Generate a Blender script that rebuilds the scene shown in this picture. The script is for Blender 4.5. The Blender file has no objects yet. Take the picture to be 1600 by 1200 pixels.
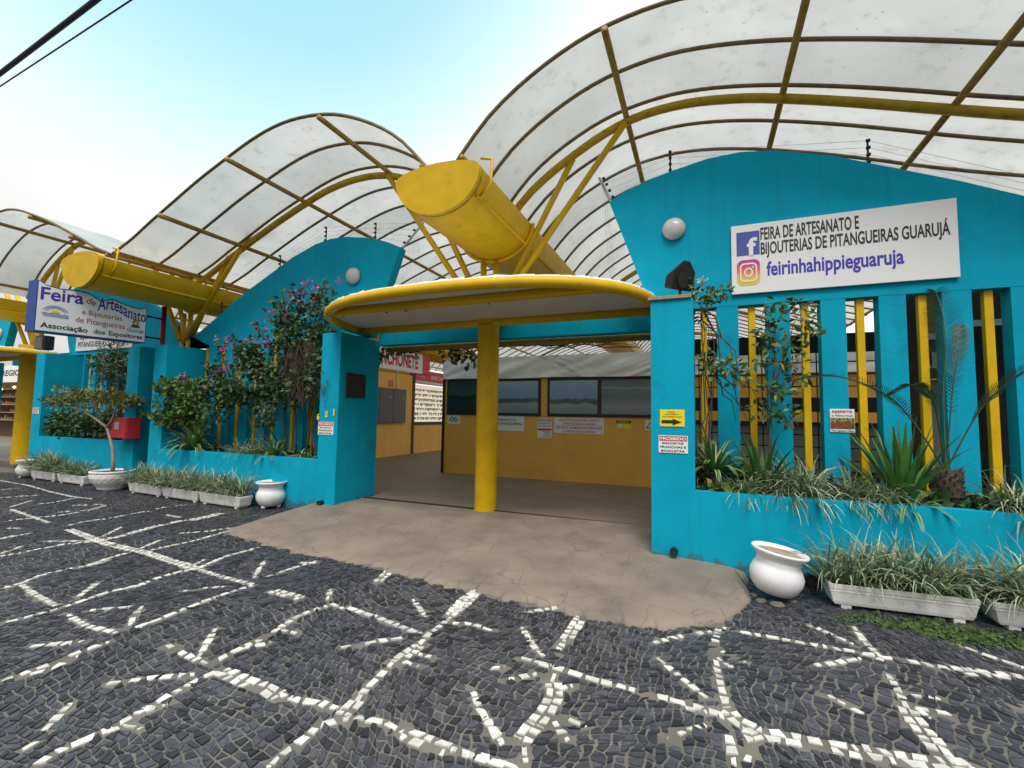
import bpy, math, random
import numpy as np
from mathutils import Vector, Matrix
R = math.radians
random.seed(7)
scene = bpy.context.scene
COL = scene.collection

# ------------------------------------------------------------------ camera
F_PX, PITCH, ROLL, YAW, EYE = 715.0, .0690, .0160, -.3935, 1.6
fwd = Vector((math.sin(YAW)*math.cos(PITCH), math.cos(YAW)*math.cos(PITCH), math.sin(PITCH)))
rt0 = Vector((math.cos(YAW), -math.sin(YAW), 0)); up0 = rt0.cross(fwd)
RT = rt0*math.cos(ROLL) + up0*math.sin(ROLL); UP = RT.cross(fwd)
CAM = Vector((0, 0, EYE))
cd = bpy.data.cameras.new('camera'); cam = bpy.data.objects.new('camera', cd); COL.objects.link(cam)
cd.sensor_width = 36; cd.lens = F_PX/1600*36; cd.clip_end = 2000; cd.clip_start = .05
m = Matrix((RT, UP, -fwd)).transposed().to_4x4(); m.translation = CAM; cam.matrix_world = m
scene.camera = cam
def ray(x, y): return RT*((x-800)/F_PX) - UP*((y-600)/F_PX) + fwd
def onY(x, y, Y): d = ray(x, y); return CAM + d*(Y/d.y)
def onX(x, y, X): d = ray(x, y); return CAM + d*(X/d.x)
def onZ(x, y, Z): d = ray(x, y); return CAM + d*((Z-EYE)/d.z)

# ------------------------------------------------------------------ world, sun, exposure
SUN_EL, SUN_AZ = R(56), R(160)       # azimuth from +Y clockwise: behind the camera, to its left
w = bpy.data.worlds.new('World'); scene.world = w; w.use_nodes = True
nt = w.node_tree; nt.nodes.clear()
wo = nt.nodes.new('ShaderNodeOutputWorld'); bg = nt.nodes.new('ShaderNodeBackground')
sk = nt.nodes.new('ShaderNodeTexSky'); sk.sky_type = 'NISHITA'; sk.sun_disc = False
sk.sun_elevation = SUN_EL; sk.sun_rotation = SUN_AZ; sk.air_density = 1.0; sk.dust_density = 4.0; sk.ozone_density = 1.0
bg.inputs['Strength'].default_value = .13
# thin high cloud veil: white towards the horizon, opening to pale cyan overhead
tcw = nt.nodes.new('ShaderNodeTexCoord'); sxw = nt.nodes.new('ShaderNodeSeparateXYZ'); nt.links.new(tcw.outputs['Generated'], sxw.inputs[0])
nzw = nt.nodes.new('ShaderNodeTexNoise'); nzw.inputs['Scale'].default_value = 2.2; nzw.inputs['Detail'].default_value = 5; nt.links.new(tcw.outputs['Generated'], nzw.inputs['Vector'])
def wmath(op, a, b=None, c=None):
    q = nt.nodes.new('ShaderNodeMath'); q.operation = op
    for k, v in enumerate((a, b, c)):
        if v is None: continue
        if isinstance(v, (int, float)): q.inputs[k].default_value = v
        else: nt.links.new(v, q.inputs[k])
    return q.outputs[0]
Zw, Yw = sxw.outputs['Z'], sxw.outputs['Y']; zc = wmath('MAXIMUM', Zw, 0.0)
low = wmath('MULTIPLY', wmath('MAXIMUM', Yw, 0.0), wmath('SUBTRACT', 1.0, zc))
lum = wmath('ADD', wmath('MULTIPLY_ADD', zc, 9.4, .75), wmath('MULTIPLY', low, 6.2))      # cloud veil: brightest overhead, glowing beyond the market, dimmed behind in place of houses
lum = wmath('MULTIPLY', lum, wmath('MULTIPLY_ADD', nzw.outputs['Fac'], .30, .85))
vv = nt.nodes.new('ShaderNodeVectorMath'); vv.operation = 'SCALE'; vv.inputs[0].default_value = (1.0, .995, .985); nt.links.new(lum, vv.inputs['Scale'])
pd = ray(430, -420).normalized(); dp = nt.nodes.new('ShaderNodeVectorMath'); dp.operation = 'DOT_PRODUCT'; nrmw = nt.nodes.new('ShaderNodeVectorMath'); nrmw.operation = 'NORMALIZE'
nt.links.new(tcw.outputs['Generated'], nrmw.inputs[0]); nt.links.new(nrmw.outputs[0], dp.inputs[0]); dp.inputs[1].default_value = pd
mrw = nt.nodes.new('ShaderNodeMapRange'); mrw.interpolation_type = 'SMOOTHSTEP'; mrw.inputs['From Min'].default_value = .76; mrw.inputs['From Max'].default_value = .99; mrw.inputs['To Max'].default_value = .82
nt.links.new(wmath('MULTIPLY_ADD', nzw.outputs['Fac'], .06, wmath('ADD', dp.outputs['Value'], -.03)), mrw.inputs['Value'])   # the opening in the clouds
tint = nt.nodes.new('ShaderNodeMix'); tint.data_type = 'RGBA'; tint.blend_type = 'MULTIPLY'; tint.inputs['Factor'].default_value = 1; tint.inputs['B'].default_value = (.82, 2.2, 1.62, 1); nt.links.new(sk.outputs[0], tint.inputs['A'])
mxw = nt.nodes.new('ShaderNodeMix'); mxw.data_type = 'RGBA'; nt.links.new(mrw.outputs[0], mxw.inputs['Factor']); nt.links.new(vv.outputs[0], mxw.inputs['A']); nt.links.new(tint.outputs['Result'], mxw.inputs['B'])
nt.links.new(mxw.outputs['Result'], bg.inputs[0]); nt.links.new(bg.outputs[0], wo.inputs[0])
sl = bpy.data.lights.new('sun', 'SUN'); so = bpy.data.objects.new('sun', sl); COL.objects.link(so)
sl.energy = 1.5; sl.angle = R(22); sl.color = (1, .96, .9)
sdir = Vector((math.sin(SUN_AZ)*math.cos(SUN_EL), math.cos(SUN_AZ)*math.cos(SUN_EL), math.sin(SUN_EL)))
so.rotation_euler = sdir.to_track_quat('Z', 'Y').to_euler(); so.location = sdir*50
vs = scene.view_settings; vs.view_transform = 'Standard'; vs.look = 'None'; vs.exposure = 0.62; vs.gamma = 1
scene.render.engine = 'CYCLES'
cy = scene.cycles; cy.use_denoising = True; cy.max_bounces = 7; cy.diffuse_bounces = 4; cy.glossy_bounces = 2
cy.transmission_bounces = 4; cy.transparent_max_bounces = 6; cy.caustics_reflective = False; cy.caustics_refractive = False

# ------------------------------------------------------------------ materials
MATS = {}
def mat(name, col, rough=.6, var=.12, scale=6, bump=.0, bscale=60, island=0, metallic=0, spec=.5, dirt=None, dscale=3, trans=0, streak=0):
    m = bpy.data.materials.new(name); m.use_nodes = True; MATS[name] = m
    n = m.node_tree; b = n.nodes['Principled BSDF']; L = n.links.new
    b.inputs['Roughness'].default_value = rough; b.inputs['Metallic'].default_value = metallic
    b.inputs['Specular IOR Level'].default_value = spec
    tc = n.nodes.new('ShaderNodeTexCoord'); geo = n.nodes.new('ShaderNodeNewGeometry')
    no = n.nodes.new('ShaderNodeTexNoise'); no.inputs['Scale'].default_value = scale; no.inputs['Detail'].default_value = 6
    L(geo.outputs['Position'], no.inputs['Vector'])
    mr = n.nodes.new('ShaderNodeMapRange'); mr.inputs['From Min'].default_value = .25; mr.inputs['From Max'].default_value = .75
    mr.inputs['To Min'].default_value = 1-var; mr.inputs['To Max'].default_value = 1+var
    L(no.outputs['Fac'], mr.inputs['Value'])
    last = mr.outputs[0]
    if island:
        mi = n.nodes.new('ShaderNodeMapRange'); mi.inputs['To Min'].default_value = 1-island; mi.inputs['To Max'].default_value = 1+island
        L(geo.outputs['Random Per Island'], mi.inputs['Value'])
        mu = n.nodes.new('ShaderNodeMath'); mu.operation = 'MULTIPLY'; L(last, mu.inputs[0]); L(mi.outputs[0], mu.inputs[1]); last = mu.outputs[0]
    vm = n.nodes.new('ShaderNodeVectorMath'); vm.operation = 'SCALE'; vm.inputs[0].default_value = col[:3]
    L(last, vm.inputs['Scale']); cout = vm.outputs[0]
    if dirt:
        dn = n.nodes.new('ShaderNodeTexNoise'); dn.inputs['Scale'].default_value = dscale; dn.inputs['Detail'].default_value = 8; dn.inputs['Roughness'].default_value = .65
        if streak:
            mp = n.nodes.new('ShaderNodeMapping'); mp.inputs['Scale'].default_value = (1, 1, streak); L(geo.outputs['Position'], mp.inputs['Vector']); L(mp.outputs[0], dn.inputs['Vector'])
        else: L(geo.outputs['Position'], dn.inputs['Vector'])
        dr = n.nodes.new('ShaderNodeMapRange'); dr.inputs['From Min'].default_value = dirt[1]; dr.inputs['From Max'].default_value = dirt[1]+.2
        dr.inputs['To Max'].default_value = dirt[2]; L(dn.outputs['Fac'], dr.inputs['Value'])
        mx = n.nodes.new('ShaderNodeMix'); mx.data_type = 'RGBA'; L(dr.outputs[0], mx.inputs['Factor']); L(cout, mx.inputs['A'])
        mx.inputs['B'].default_value = (*dirt[0], 1); cout = mx.outputs['Result']
    L(cout, b.inputs['Base Color'])
    if bump:
        bn = n.nodes.new('ShaderNodeTexNoise'); bn.inputs['Scale'].default_value = bscale; bn.inputs['Detail'].default_value = 4
        L(geo.outputs['Position'], bn.inputs['Vector'])
        bp = n.nodes.new('ShaderNodeBump'); bp.inputs['Strength'].default_value = bump; bp.inputs['Distance'].default_value = .01
        L(bn.outputs['Fac'], bp.inputs['Height']); L(bp.outputs[0], b.inputs['Normal'])
    if trans:
        tb = n.nodes.new('ShaderNodeBsdfTranslucent'); L(cout, tb.inputs['Color'])
        ms = n.nodes.new('ShaderNodeMixShader'); ms.inputs['Fac'].default_value = trans
        out = n.nodes['Material Output']; L(b.outputs[0], ms.inputs[1]); L(tb.outputs[0], ms.inputs[2]); L(ms.outputs[0], out.inputs['Surface'])
    return m
mat('cyan', (.001, .345, .51), .8, .10, 2.2, .35, 45, spec=.15, dirt=((.01, .15, .20), .58, .6), dscale=1.6)
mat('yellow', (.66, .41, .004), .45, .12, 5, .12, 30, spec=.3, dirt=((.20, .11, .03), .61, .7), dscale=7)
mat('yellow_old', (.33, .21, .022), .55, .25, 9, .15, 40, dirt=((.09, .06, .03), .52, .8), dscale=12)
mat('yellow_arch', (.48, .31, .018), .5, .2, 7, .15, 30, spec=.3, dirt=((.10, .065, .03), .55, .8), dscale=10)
mat('rib', (.17, .115, .045), .6, .3, 9)
mat('membrane', (.72, .735, .73), .5, .12, 1.1, .0, dirt=((.40, .40, .34), .55, .6), dscale=4, trans=.42)
mat('tarp', (.92, .91, .88), .55, .05, 3, .2, 12)
mat('orange', (.82, .44, .075), .6, .08, 2.5, .2, 60, dirt=((.30, .16, .04), .66, .5))
mat('concrete', (.225, .183, .142), .75, .22, 1.6, .7, 60, dirt=((.12, .10, .082), .50, .65), dscale=1.9)
mat('floor', (.20, .158, .118), .6, .18, 1.2, .15, 30, dirt=((.10, .085, .07), .5, .6), dscale=2)
mat('grout', (.145, .134, .115), .85, .3, 3, .4, 90, dirt=((.05, .048, .042), .52, .85), dscale=.7)
mat('basalt', (.050, .052, .064), .40, .3, 40, .4, 120, island=.6, dirt=((.11, .10, .09), .60, .5), dscale=2.2)
mat('marble', (.64, .625, .59), .5, .14, 25, .3, 70, island=.2, dirt=((.34, .31, .26), .54, .75), dscale=11)
mat('asphalt', (.05, .05, .05), .9, .2, 8, .3, 60)
mat('pot', (.78, .78, .77), .55, .08, 7, .2, 40, dirt=((.42, .39, .33), .60, .6), dscale=6)
mat('jardiniere', (.84, .83, .80), .7, .10, 6, .25, 45, dirt=((.30, .28, .20), .54, .75), dscale=7)
mat('soil', (.06, .045, .032), .95, .35, 20, .6, 50)
mat('dry_soil', (.36, .29, .22), .95, .2, 15, .4, 50)
mat('white_panel', (.80, .80, .80), .4, .02, 3)
mat('sign_face', (.86, .89, .92), .35, .02, 3)
mat('sheet', (.66, .64, .60), .5, .05, 3, dirt=((.36, .33, .29), .6, .5))
mat('black', (.012, .012, .013), .45, .1, 10)
mat('black_matt', (.02, .019, .018), .8, .2, 10)
mat('letter_black', (.014, .013, .016), .5, .05)
mat('letter_blue', (.045, .035, .42), .5, .05)
mat('letter_red', (.50, .02, .05), .5, .05)
mat('sign_blue', (.012, .055, .27), .45, .08, 4)
mat('logo_blue', (.055, .085, .37), .5, .03)
mat('red', (.42, .018, .025), .45, .12, 5)
mat('sign_red', (.62, .03, .03), .45, .05)
mat('sign_yellow', (.85, .66, .015), .45, .03)
mat('brown', (.030, .016, .013), .6, .3, 9)
mat('wood', (.10, .04, .022), .55, .3, 7)
mat('plank', (.36, .24, .14), .75, .25, 12)
mat('steel', (.45, .46, .47), .4, .1, 8, metallic=.6)
mat('cabinet', (.085, .082, .078), .5, .12, 4)
mat('glass_globe', (.52, .52, .49), .25, .10, 30)
mat('bark', (.08, .058, .04), .9, .3, 25, .6, 40)
mat('bark_pale', (.33, .27, .20), .85, .25, 25, .4, 50)
mat('twig', (.085, .06, .042), .9, .4, 20)
mat('leaf', (.065, .14, .030), .5, .25, 8, island=.6, trans=.18)
mat('leaf_bright', (.085, .165, .030), .5, .25, 8, island=.5, trans=.2)
mat('leaf_dark', (.038, .085, .030), .45, .25, 8, island=.6, trans=.15)
mat('leaf_grey', (.08, .13, .075), .5, .25, 8, island=.5, trans=.15)
mat('leaf_olive', (.13, .145, .036), .5, .25, 8, island=.5, trans=.2)
mat('leaf_yellow', (.20, .24, .045), .5, .25, 8, island=.4, trans=.2)
mat('variegated', (.15, .21, .105), .55, .3, 25, island=.5, trans=.15)
mat('variegated_pale', (.40, .46, .29), .55, .2, 25, island=.35, trans=.15)
mat('strap', (.065, .19, .038), .4, .25, 9, island=.45, trans=.15)
mat('cream_stripe', (.46, .52, .25), .5, .15, 9, island=.25)
mat('cycad', (.055, .105, .055), .5, .2, 9, island=.4, trans=.1)
mat('petal', (.52, .11, .36), .6, .2, 20, island=.5, trans=.3)
mat('petal_white', (.75, .74, .55), .6, .1, 20, island=.2, trans=.3)
mat('moss', (.05, .095, .022), .9, .4, 20, island=.5)
mat('cable', (.012, .014, .03), .6, .1)
mat('sphere_insulator', (.02, .018, .018), .5, .1)
mat('leather_red', (.17, .012, .02), .5, .1)

def speckle(m):
    n = m.node_tree; L = n.links.new; b = n.nodes['Principled BSDF']; src = b.inputs['Base Color'].links[0].from_socket
    g = n.nodes.new('ShaderNodeNewGeometry'); v = n.nodes.new('ShaderNodeTexVoronoi'); v.inputs['Scale'].default_value = 7; L(g.outputs['Position'], v.inputs['Vector'])
    r = n.nodes.new('ShaderNodeMapRange'); r.inputs['From Min'].default_value = .05; r.inputs['From Max'].default_value = .11; r.inputs['To Min'].default_value = .5; r.inputs['To Max'].default_value = 0; L(v.outputs['Distance'], r.inputs['Value'])
    t = n.nodes.new('ShaderNodeMath'); t.operation = 'GREATER_THAN'; t.inputs[1].default_value = .62; sx = n.nodes.new('ShaderNodeSeparateColor'); L(v.outputs['Color'], sx.inputs[0]); L(sx.outputs[0], t.inputs[0])
    q = n.nodes.new('ShaderNodeMath'); q.operation = 'MULTIPLY'; L(r.outputs[0], q.inputs[0]); L(t.outputs[0], q.inputs[1])
    sp = n.nodes.new('ShaderNodeSeparateXYZ'); L(g.outputs['Position'], sp.inputs[0])
    f = n.nodes.new('ShaderNodeMath'); f.operation = 'MULTIPLY_ADD'; f.inputs[1].default_value = 1/.828; f.inputs[2].default_value = -5.35/.828; L(sp.outputs['Y'], f.inputs[0])
    fl = n.nodes.new('ShaderNodeMath'); fl.operation = 'FLOOR'; L(f.outputs[0], fl.inputs[0])
    wn = n.nodes.new('ShaderNodeTexWhiteNoise'); wn.noise_dimensions = '1D'; L(fl.outputs[0], wn.inputs['W'])
    k = n.nodes.new('ShaderNodeMapRange'); k.inputs['To Min'].default_value = .84; k.inputs['To Max'].default_value = 1.08; L(wn.outputs['Value'], k.inputs['Value'])
    sc = n.nodes.new('ShaderNodeVectorMath'); sc.operation = 'SCALE'; L(src, sc.inputs[0]); L(k.outputs[0], sc.inputs['Scale'])
    mx = n.nodes.new('ShaderNodeMix'); mx.data_type = 'RGBA'; L(q.outputs[0], mx.inputs['Factor']); L(sc.outputs[0], mx.inputs['A']); mx.inputs['B'].default_value = (.16, .15, .12, 1)
    L(mx.outputs['Result'], b.inputs['Base Color'])
    for x in n.nodes:
        if x.type == 'BSDF_TRANSLUCENT': L(mx.outputs['Result'], x.inputs['Color'])
speckle(MATS['membrane'])
def weather(m):
    """rain streaks and splashed dirt on the painted walls"""
    n = m.node_tree; L = n.links.new; b = n.nodes['Principled BSDF']; src = b.inputs['Base Color'].links[0].from_socket
    g = n.nodes.new('ShaderNodeNewGeometry'); mp = n.nodes.new('ShaderNodeMapping'); mp.inputs['Scale'].default_value = (9, 9, .55); L(g.outputs['Position'], mp.inputs['Vector'])
    a = n.nodes.new('ShaderNodeTexNoise'); a.inputs['Scale'].default_value = 1; a.inputs['Detail'].default_value = 5; L(mp.outputs[0], a.inputs['Vector'])
    r = n.nodes.new('ShaderNodeMapRange'); r.inputs['From Min'].default_value = .56; r.inputs['From Max'].default_value = .80; r.inputs['To Max'].default_value = .5; L(a.outputs['Fac'], r.inputs['Value'])
    sx = n.nodes.new('ShaderNodeSeparateXYZ'); L(g.outputs['Position'], sx.inputs[0])
    k = n.nodes.new('ShaderNodeTexNoise'); k.inputs['Scale'].default_value = 5; k.inputs['Detail'].default_value = 8; k.inputs['Roughness'].default_value = .7; L(g.outputs['Position'], k.inputs['Vector'])
    q = n.nodes.new('ShaderNodeMath'); q.operation = 'MULTIPLY_ADD'; q.inputs[1].default_value = -.9; L(k.outputs['Fac'], q.inputs[0]); L(sx.outputs['Z'], q.inputs[2])
    z = n.nodes.new('ShaderNodeMapRange'); z.inputs['From Min'].default_value = -.55; z.inputs['From Max'].default_value = -.42; z.inputs['To Min'].default_value = .75; z.inputs['To Max'].default_value = 0; L(q.outputs[0], z.inputs['Value'])
    mx = n.nodes.new('ShaderNodeMix'); mx.data_type = 'RGBA'; L(r.outputs[0], mx.inputs['Factor']); L(src, mx.inputs['A']); mx.inputs['B'].default_value = (.01, .20, .29, 1)
    m2 = n.nodes.new('ShaderNodeMix'); m2.data_type = 'RGBA'; L(z.outputs[0], m2.inputs['Factor']); L(mx.outputs['Result'], m2.inputs['A']); m2.inputs['B'].default_value = (.06, .09, .085, 1)
    L(m2.outputs['Result'], b.inputs['Base Color'])
weather(MATS['cyan'])

def emis(name, col, s):
    m = bpy.data.materials.new(name); m.use_nodes = True; b = m.node_tree.nodes['Principled BSDF']
    b.inputs['Base Color'].default_value = (*col, 1); b.inputs['Emission Color'].default_value = (*col, 1); b.inputs['Emission Strength'].default_value = s
    MATS[name] = m
emis('lit_display', (1, .90, .70), .32); emis('lit_warm', (1, .62, .25), 2.2)

def ramp_mat(name, stops, noise=.0, nscale=6, rough=.15, axis='Z', lo=0, hi=1, wave=0):
    """colour bands along a world axis, disturbed by noise: printed pictures"""
    m = bpy.data.materials.new(name); m.use_nodes = True; n = m.node_tree; L = n.links.new; b = n.nodes['Principled BSDF']
    b.inputs['Roughness'].default_value = rough
    g = n.nodes.new('ShaderNodeNewGeometry'); sx = n.nodes.new('ShaderNodeSeparateXYZ'); L(g.outputs['Position'], sx.inputs[0])
    mr = n.nodes.new('ShaderNodeMapRange'); mr.inputs['From Min'].default_value = lo; mr.inputs['From Max'].default_value = hi; L(sx.outputs[axis], mr.inputs['Value'])
    no = n.nodes.new('ShaderNodeTexNoise'); no.inputs['Scale'].default_value = nscale; no.inputs['Detail'].default_value = 7
    L(g.outputs['Position'], no.inputs['Vector'])
    ma = n.nodes.new('ShaderNodeMath'); ma.operation = 'MULTIPLY_ADD'; ma.inputs[1].default_value = noise; L(no.outputs['Fac'], ma.inputs[0]); L(mr.outputs[0], ma.inputs[2])
    ms = n.nodes.new('ShaderNodeMath'); ms.operation = 'SUBTRACT'; ms.inputs[1].default_value = noise/2; L(ma.outputs[0], ms.inputs[0])
    cr = n.nodes.new('ShaderNodeValToRGB'); e = cr.color_ramp.elements
    while len(e) > 1: e.remove(e[-1])
    e[0].position = stops[0][0]; e[0].color = (*stops[0][1], 1)
    for p, c in stops[1:]:
        x = e.new(p); x.color = (*c, 1)
    L(ms.outputs[0], cr.inputs[0]); L(cr.outputs[0], b.inputs['Base Color']); MATS[name] = m
ramp_mat('picture_sea', [(0, (0.175, 0.263, 0.280)), (.30, (0.280, 0.350, 0.350)), (.36, (0.079, 0.123, 0.123)), (.44, (0.088, 0.140, 0.158)), (.47, (0.210, 0.333, 0.455)), (.75, (0.228, 0.385, 0.560)), (1, (0.385, 0.473, 0.525))], .22, 3.2, lo=1.65, hi=2.5)
ramp_mat('picture_wave', [(0, (.20, .23, .23)), (.25, (.27, .31, .31)), (.5, (.14, .19, .20)), (.74, (.16, .21, .22)), (.765, (.34, .37, .37)), (.79, (.15, .20, .21)), (1, (.11, .16, .17))], .13, 5, lo=1.65, hi=2.5)
ramp_mat('picture_dark', [(0, (.02, .03, .035)), (.4, (.025, .045, .05)), (.5, (.015, .02, .022)), (.6, (.05, .075, .085)), (1, (.035, .06, .075))], .3, 2.5, lo=1.65, hi=2.5)
ramp_mat('picture_flowers', [(0, (.05, .09, .03)), (.3, (.30, .05, .04)), (.42, (.06, .12, .04)), (.55, (.45, .38, .12)), (.7, (.10, .09, .06)), (1, (.16, .06, .05))], 1.5, 22, lo=1.46, hi=1.76)
ramp_mat('logo_gradient', [(0, (.80, .55, .10)), (.25, (.75, .18, .10)), (.55, (.62, .05, .25)), (.85, (.25, .06, .48)), (1, (.10, .06, .50))], .05, 3, lo=3.45, hi=3.8)

# ------------------------------------------------------------------ mesh builder and object helpers
class MB:
    def __init__(s): s.v = []; s.f = []; s.m = []; s.mi = 0
    def add(s, vs, fs):
        o = len(s.v); s.v += [tuple(p) for p in vs]; s.f += [tuple(i+o for i in f) for f in fs]; s.m += [s.mi]*len(fs); return s
    def box(s, a, b):
        (x0, y0, z0), (x1, y1, z1) = a, b
        x0, x1 = min(x0, x1), max(x0, x1); y0, y1 = min(y0, y1), max(y0, y1); z0, z1 = min(z0, z1), max(z0, z1)
        return s.add([(x0,y0,z0),(x1,y0,z0),(x1,y1,z0),(x0,y1,z0),(x0,y0,z1),(x1,y0,z1),(x1,y1,z1),(x0,y1,z1)],
                     [(0,3,2,1),(4,5,6,7),(0,1,5,4),(1,2,6,5),(2,3,7,6),(3,0,4,7)])
    def tube(s, pts, r, n=8, cap=True):
        pts = [Vector(p) for p in pts]; rs = r if isinstance(r, (list, tuple)) else [r]*len(pts)
        vs, fs = [], []; prev = None
        for i, p in enumerate(pts):
            d = (pts[min(i+1, len(pts)-1)] - pts[max(i-1, 0)]).normalized()
            if prev is None:
                a = Vector((0, 0, 1)) if abs(d.z) < .9 else Vector((1, 0, 0)); u = d.cross(a).normalized()
            else: u = (prev - d*prev.dot(d)).normalized()
            prev = u; v = d.cross(u)
            for k in range(n):
                t = 2*math.pi*k/n; vs.append(p + (u*math.cos(t) + v*math.sin(t))*rs[i])
        for i in range(len(pts)-1):
            for k in range(n):
                k2 = (k+1) % n; fs.append((i*n+k, i*n+k2, (i+1)*n+k2, (i+1)*n+k))
        if cap: fs.append(tuple(range(n-1, -1, -1))); fs.append(tuple((len(pts)-1)*n+k for k in range(n)))
        return s.add(vs, fs)
    def prism(s, poly, off):
        """poly: 3D outline; off: extrusion vector"""
        n = len(poly); off = Vector(off); P = [Vector(p) for p in poly]
        return s.add(P + [p+off for p in P], [tuple(range(n-1, -1, -1)), tuple(range(n, 2*n))] + [(i, (i+1) % n, n+(i+1) % n, n+i) for i in range(n)])
    def lathe(s, prof, c=(0, 0, 0), n=32, cap=False, wob=None):
        vs, fs = [], []; c = Vector(c)
        for i, (r, z) in enumerate(prof):
            for k in range(n):
                t = 2*math.pi*k/n; rr = r*(wob(t, z) if wob else 1)
                vs.append(c + Vector((rr*math.cos(t), rr*math.sin(t), z)))
        for i in range(len(prof)-1):
            for k in range(n):
                k2 = (k+1) % n; fs.append((i*n+k, i*n+k2, (i+1)*n+k2, (i+1)*n+k))
        if cap: fs.append(tuple(range(n-1, -1, -1))); fs.append(tuple((len(prof)-1)*n+k for k in range(n)))
        return s.add(vs, fs)
    def blade(s, p, d, L, wd, droop, seg=5, fold=0, twist=0, tipw=.15, roll=None):
        """arching strap leaf from p in direction d"""
        p = Vector(p); d = Vector(d).normalized(); side = d.cross(Vector((0, 0, 1)))
        side = side.normalized() if side.length > 1e-4 else Vector((1, 0, 0))
        if roll: side = Matrix.Rotation(roll, 3, d) @ side
        vs, fs = [], []
        for i in range(seg+1):
            t = i/seg; ww = wd*(.55 + .45*min(1, t*3))*(1 if t < .45 else max(tipw, 1-((t-.45)/.55)**1.6))
            vs += [p - side*ww/2, p + side*ww/2]
            if i < seg:
                fs.append((2*i, 2*i+1, 2*i+3, 2*i+2))
                p = p + d*(L/seg); d = (d + Vector((0, 0, -droop/seg*(.4+1.4*t)))).normalized()
        return s.add(vs, fs)
    def leaf(s, p, d, nrm, L, wd):
        d = Vector(d).normalized(); nrm = Vector(nrm); side = d.cross(nrm)
        if side.length < 1e-3: side = d.cross(Vector((.3, .5, .8)))
        side.normalize(); n = side.cross(d); p = Vector(p)
        a, b, c = p, p + d*L*.45 - n*wd*.10, p + d*L - n*L*.12
        return s.add([a, b+side*wd*.5+n*wd*.15, c, b-side*wd*.5+n*wd*.15, b], [(0, 4, 1), (4, 2, 1), (0, 3, 4), (4, 3, 2)])
    def grid(s, fn, nu, nv):
        vs = [fn(i/nu, j/nv) for j in range(nv+1) for i in range(nu+1)]
        return s.add(vs, [(j*(nu+1)+i, j*(nu+1)+i+1, (j+1)*(nu+1)+i+1, (j+1)*(nu+1)+i) for j in range(nv) for i in range(nu)])
    def disc(s, c, nrm, r, n=16, th=.004):
        nrm = Vector(nrm).normalized(); u = nrm.orthogonal().normalized(); v = nrm.cross(u); c = Vector(c)
        return s.prism([c + (u*math.cos(2*math.pi*k/n) + v*math.sin(2*math.pi*k/n))*r for k in range(n)], nrm*th)

def mesh_obj(name, mb, mats, parent=None, smooth=False, local=False, bevel=0, label=None):
    me = bpy.data.meshes.new(name); off = Vector((0, 0, 0))
    if parent is not None and not local: off = parent.get('_o') and Vector(parent['_o']) or Vector((0, 0, 0))
    me.from_pydata([tuple(Vector(p)-off) for p in mb.v] if off.length else mb.v, [], mb.f)
    mats = mats if isinstance(mats, (list, tuple)) else [mats]
    for k in mats: me.materials.append(MATS[k])
    if len(mats) > 1: me.polygons.foreach_set('material_index', mb.m)
    if smooth: me.polygons.foreach_set('use_smooth', [True]*len(me.polygons))
    me.update()
    o = bpy.data.objects.new(name, me); COL.objects.link(o)
    if parent is not None:
        o.parent = parent; o['_o'] = parent.get('_o', [0, 0, 0])
    if bevel:
        b = o.modifiers.new('bevel', 'BEVEL'); b.width = bevel; b.segments = 2; b.limit_method = 'ANGLE'
    if smooth and not bevel: pass
    if label: o['label'] = label
    return o
def smooth_by_angle(o, ang=40):
    me = o.data; me.polygons.foreach_set('use_smooth', [True]*len(me.polygons)); me.set_sharp_from_angle(angle=R(ang))
def thing(name, label, cat, loc, group=None):
    o = bpy.data.objects.new(name, None); COL.objects.link(o); o.location = loc; o['_o'] = list(loc)
    o.empty_display_size = .2; o['label'] = label; o['category'] = cat
    if group: o['group'] = group
    return o
def tag(o, label, cat, group=None):
    o['label'] = label; o['category'] = cat
    if group: o['group'] = group
    return o
def kind(o, k):
    o['kind'] = k; return o
def part(root, name, mb, mats, smooth=False, bevel=0, label=None, ang=None):
    o = mesh_obj(name, mb, mats, root, smooth, bevel=bevel, label=label)
    if ang: smooth_by_angle(o, ang)
    return o

_tc = {}
def text_mesh(body, bold=.0, shear=0):
    k = (body, bold, shear)
    if k in _tc: return _tc[k]
    cu = bpy.data.curves.new('t', 'FONT'); cu.body = body; cu.size = 1; cu.offset = bold; cu.resolution_u = 4; cu.shear = shear
    cu.fill_mode = 'FRONT'
    o = bpy.data.objects.new('t', cu); COL.objects.link(o)
    dg = bpy.context.evaluated_depsgraph_get(); me = bpy.data.meshes.new_from_object(o.evaluated_get(dg))
    v = [(p.co.x, p.co.y) for p in me.vertices]; f = [tuple(p.vertices) for p in me.polygons]
    bpy.data.objects.remove(o); bpy.data.curves.remove(cu); bpy.data.meshes.remove(me)
    _tc[k] = (v, f); return v, f
def put_text(mb, body, org, ux, uy, h, width=None, align='L', bold=.0, shear=0, deform=None, capref=.72):
    """letters of cap height h on the plane org + ux*x + uy*y"""
    v, f = text_mesh(body, bold, shear); xs = [p[0] for p in v]; x0, x1 = min(xs), max(xs); sc = h/capref
    sx = sc if width is None else width/(x1-x0); W = (x1-x0)*sx
    ax = 0 if align == 'L' else (-W/2 if align == 'C' else -W)
    org, ux, uy = Vector(org), Vector(ux), Vector(uy); out = []
    for x, y in v:
        X = (x-x0)*sx + ax; Yv = y*sc
        if deform: X, Yv = deform(X, Yv)
        out.append(org + ux*X + uy*Yv)
    mb.add(out, f); return W
EX, EY, EZ = Vector((1, 0, 0)), Vector((0, 1, 0)), Vector((0, 0, 1))
def rnd(a, b): return random.uniform(a, b)
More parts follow.
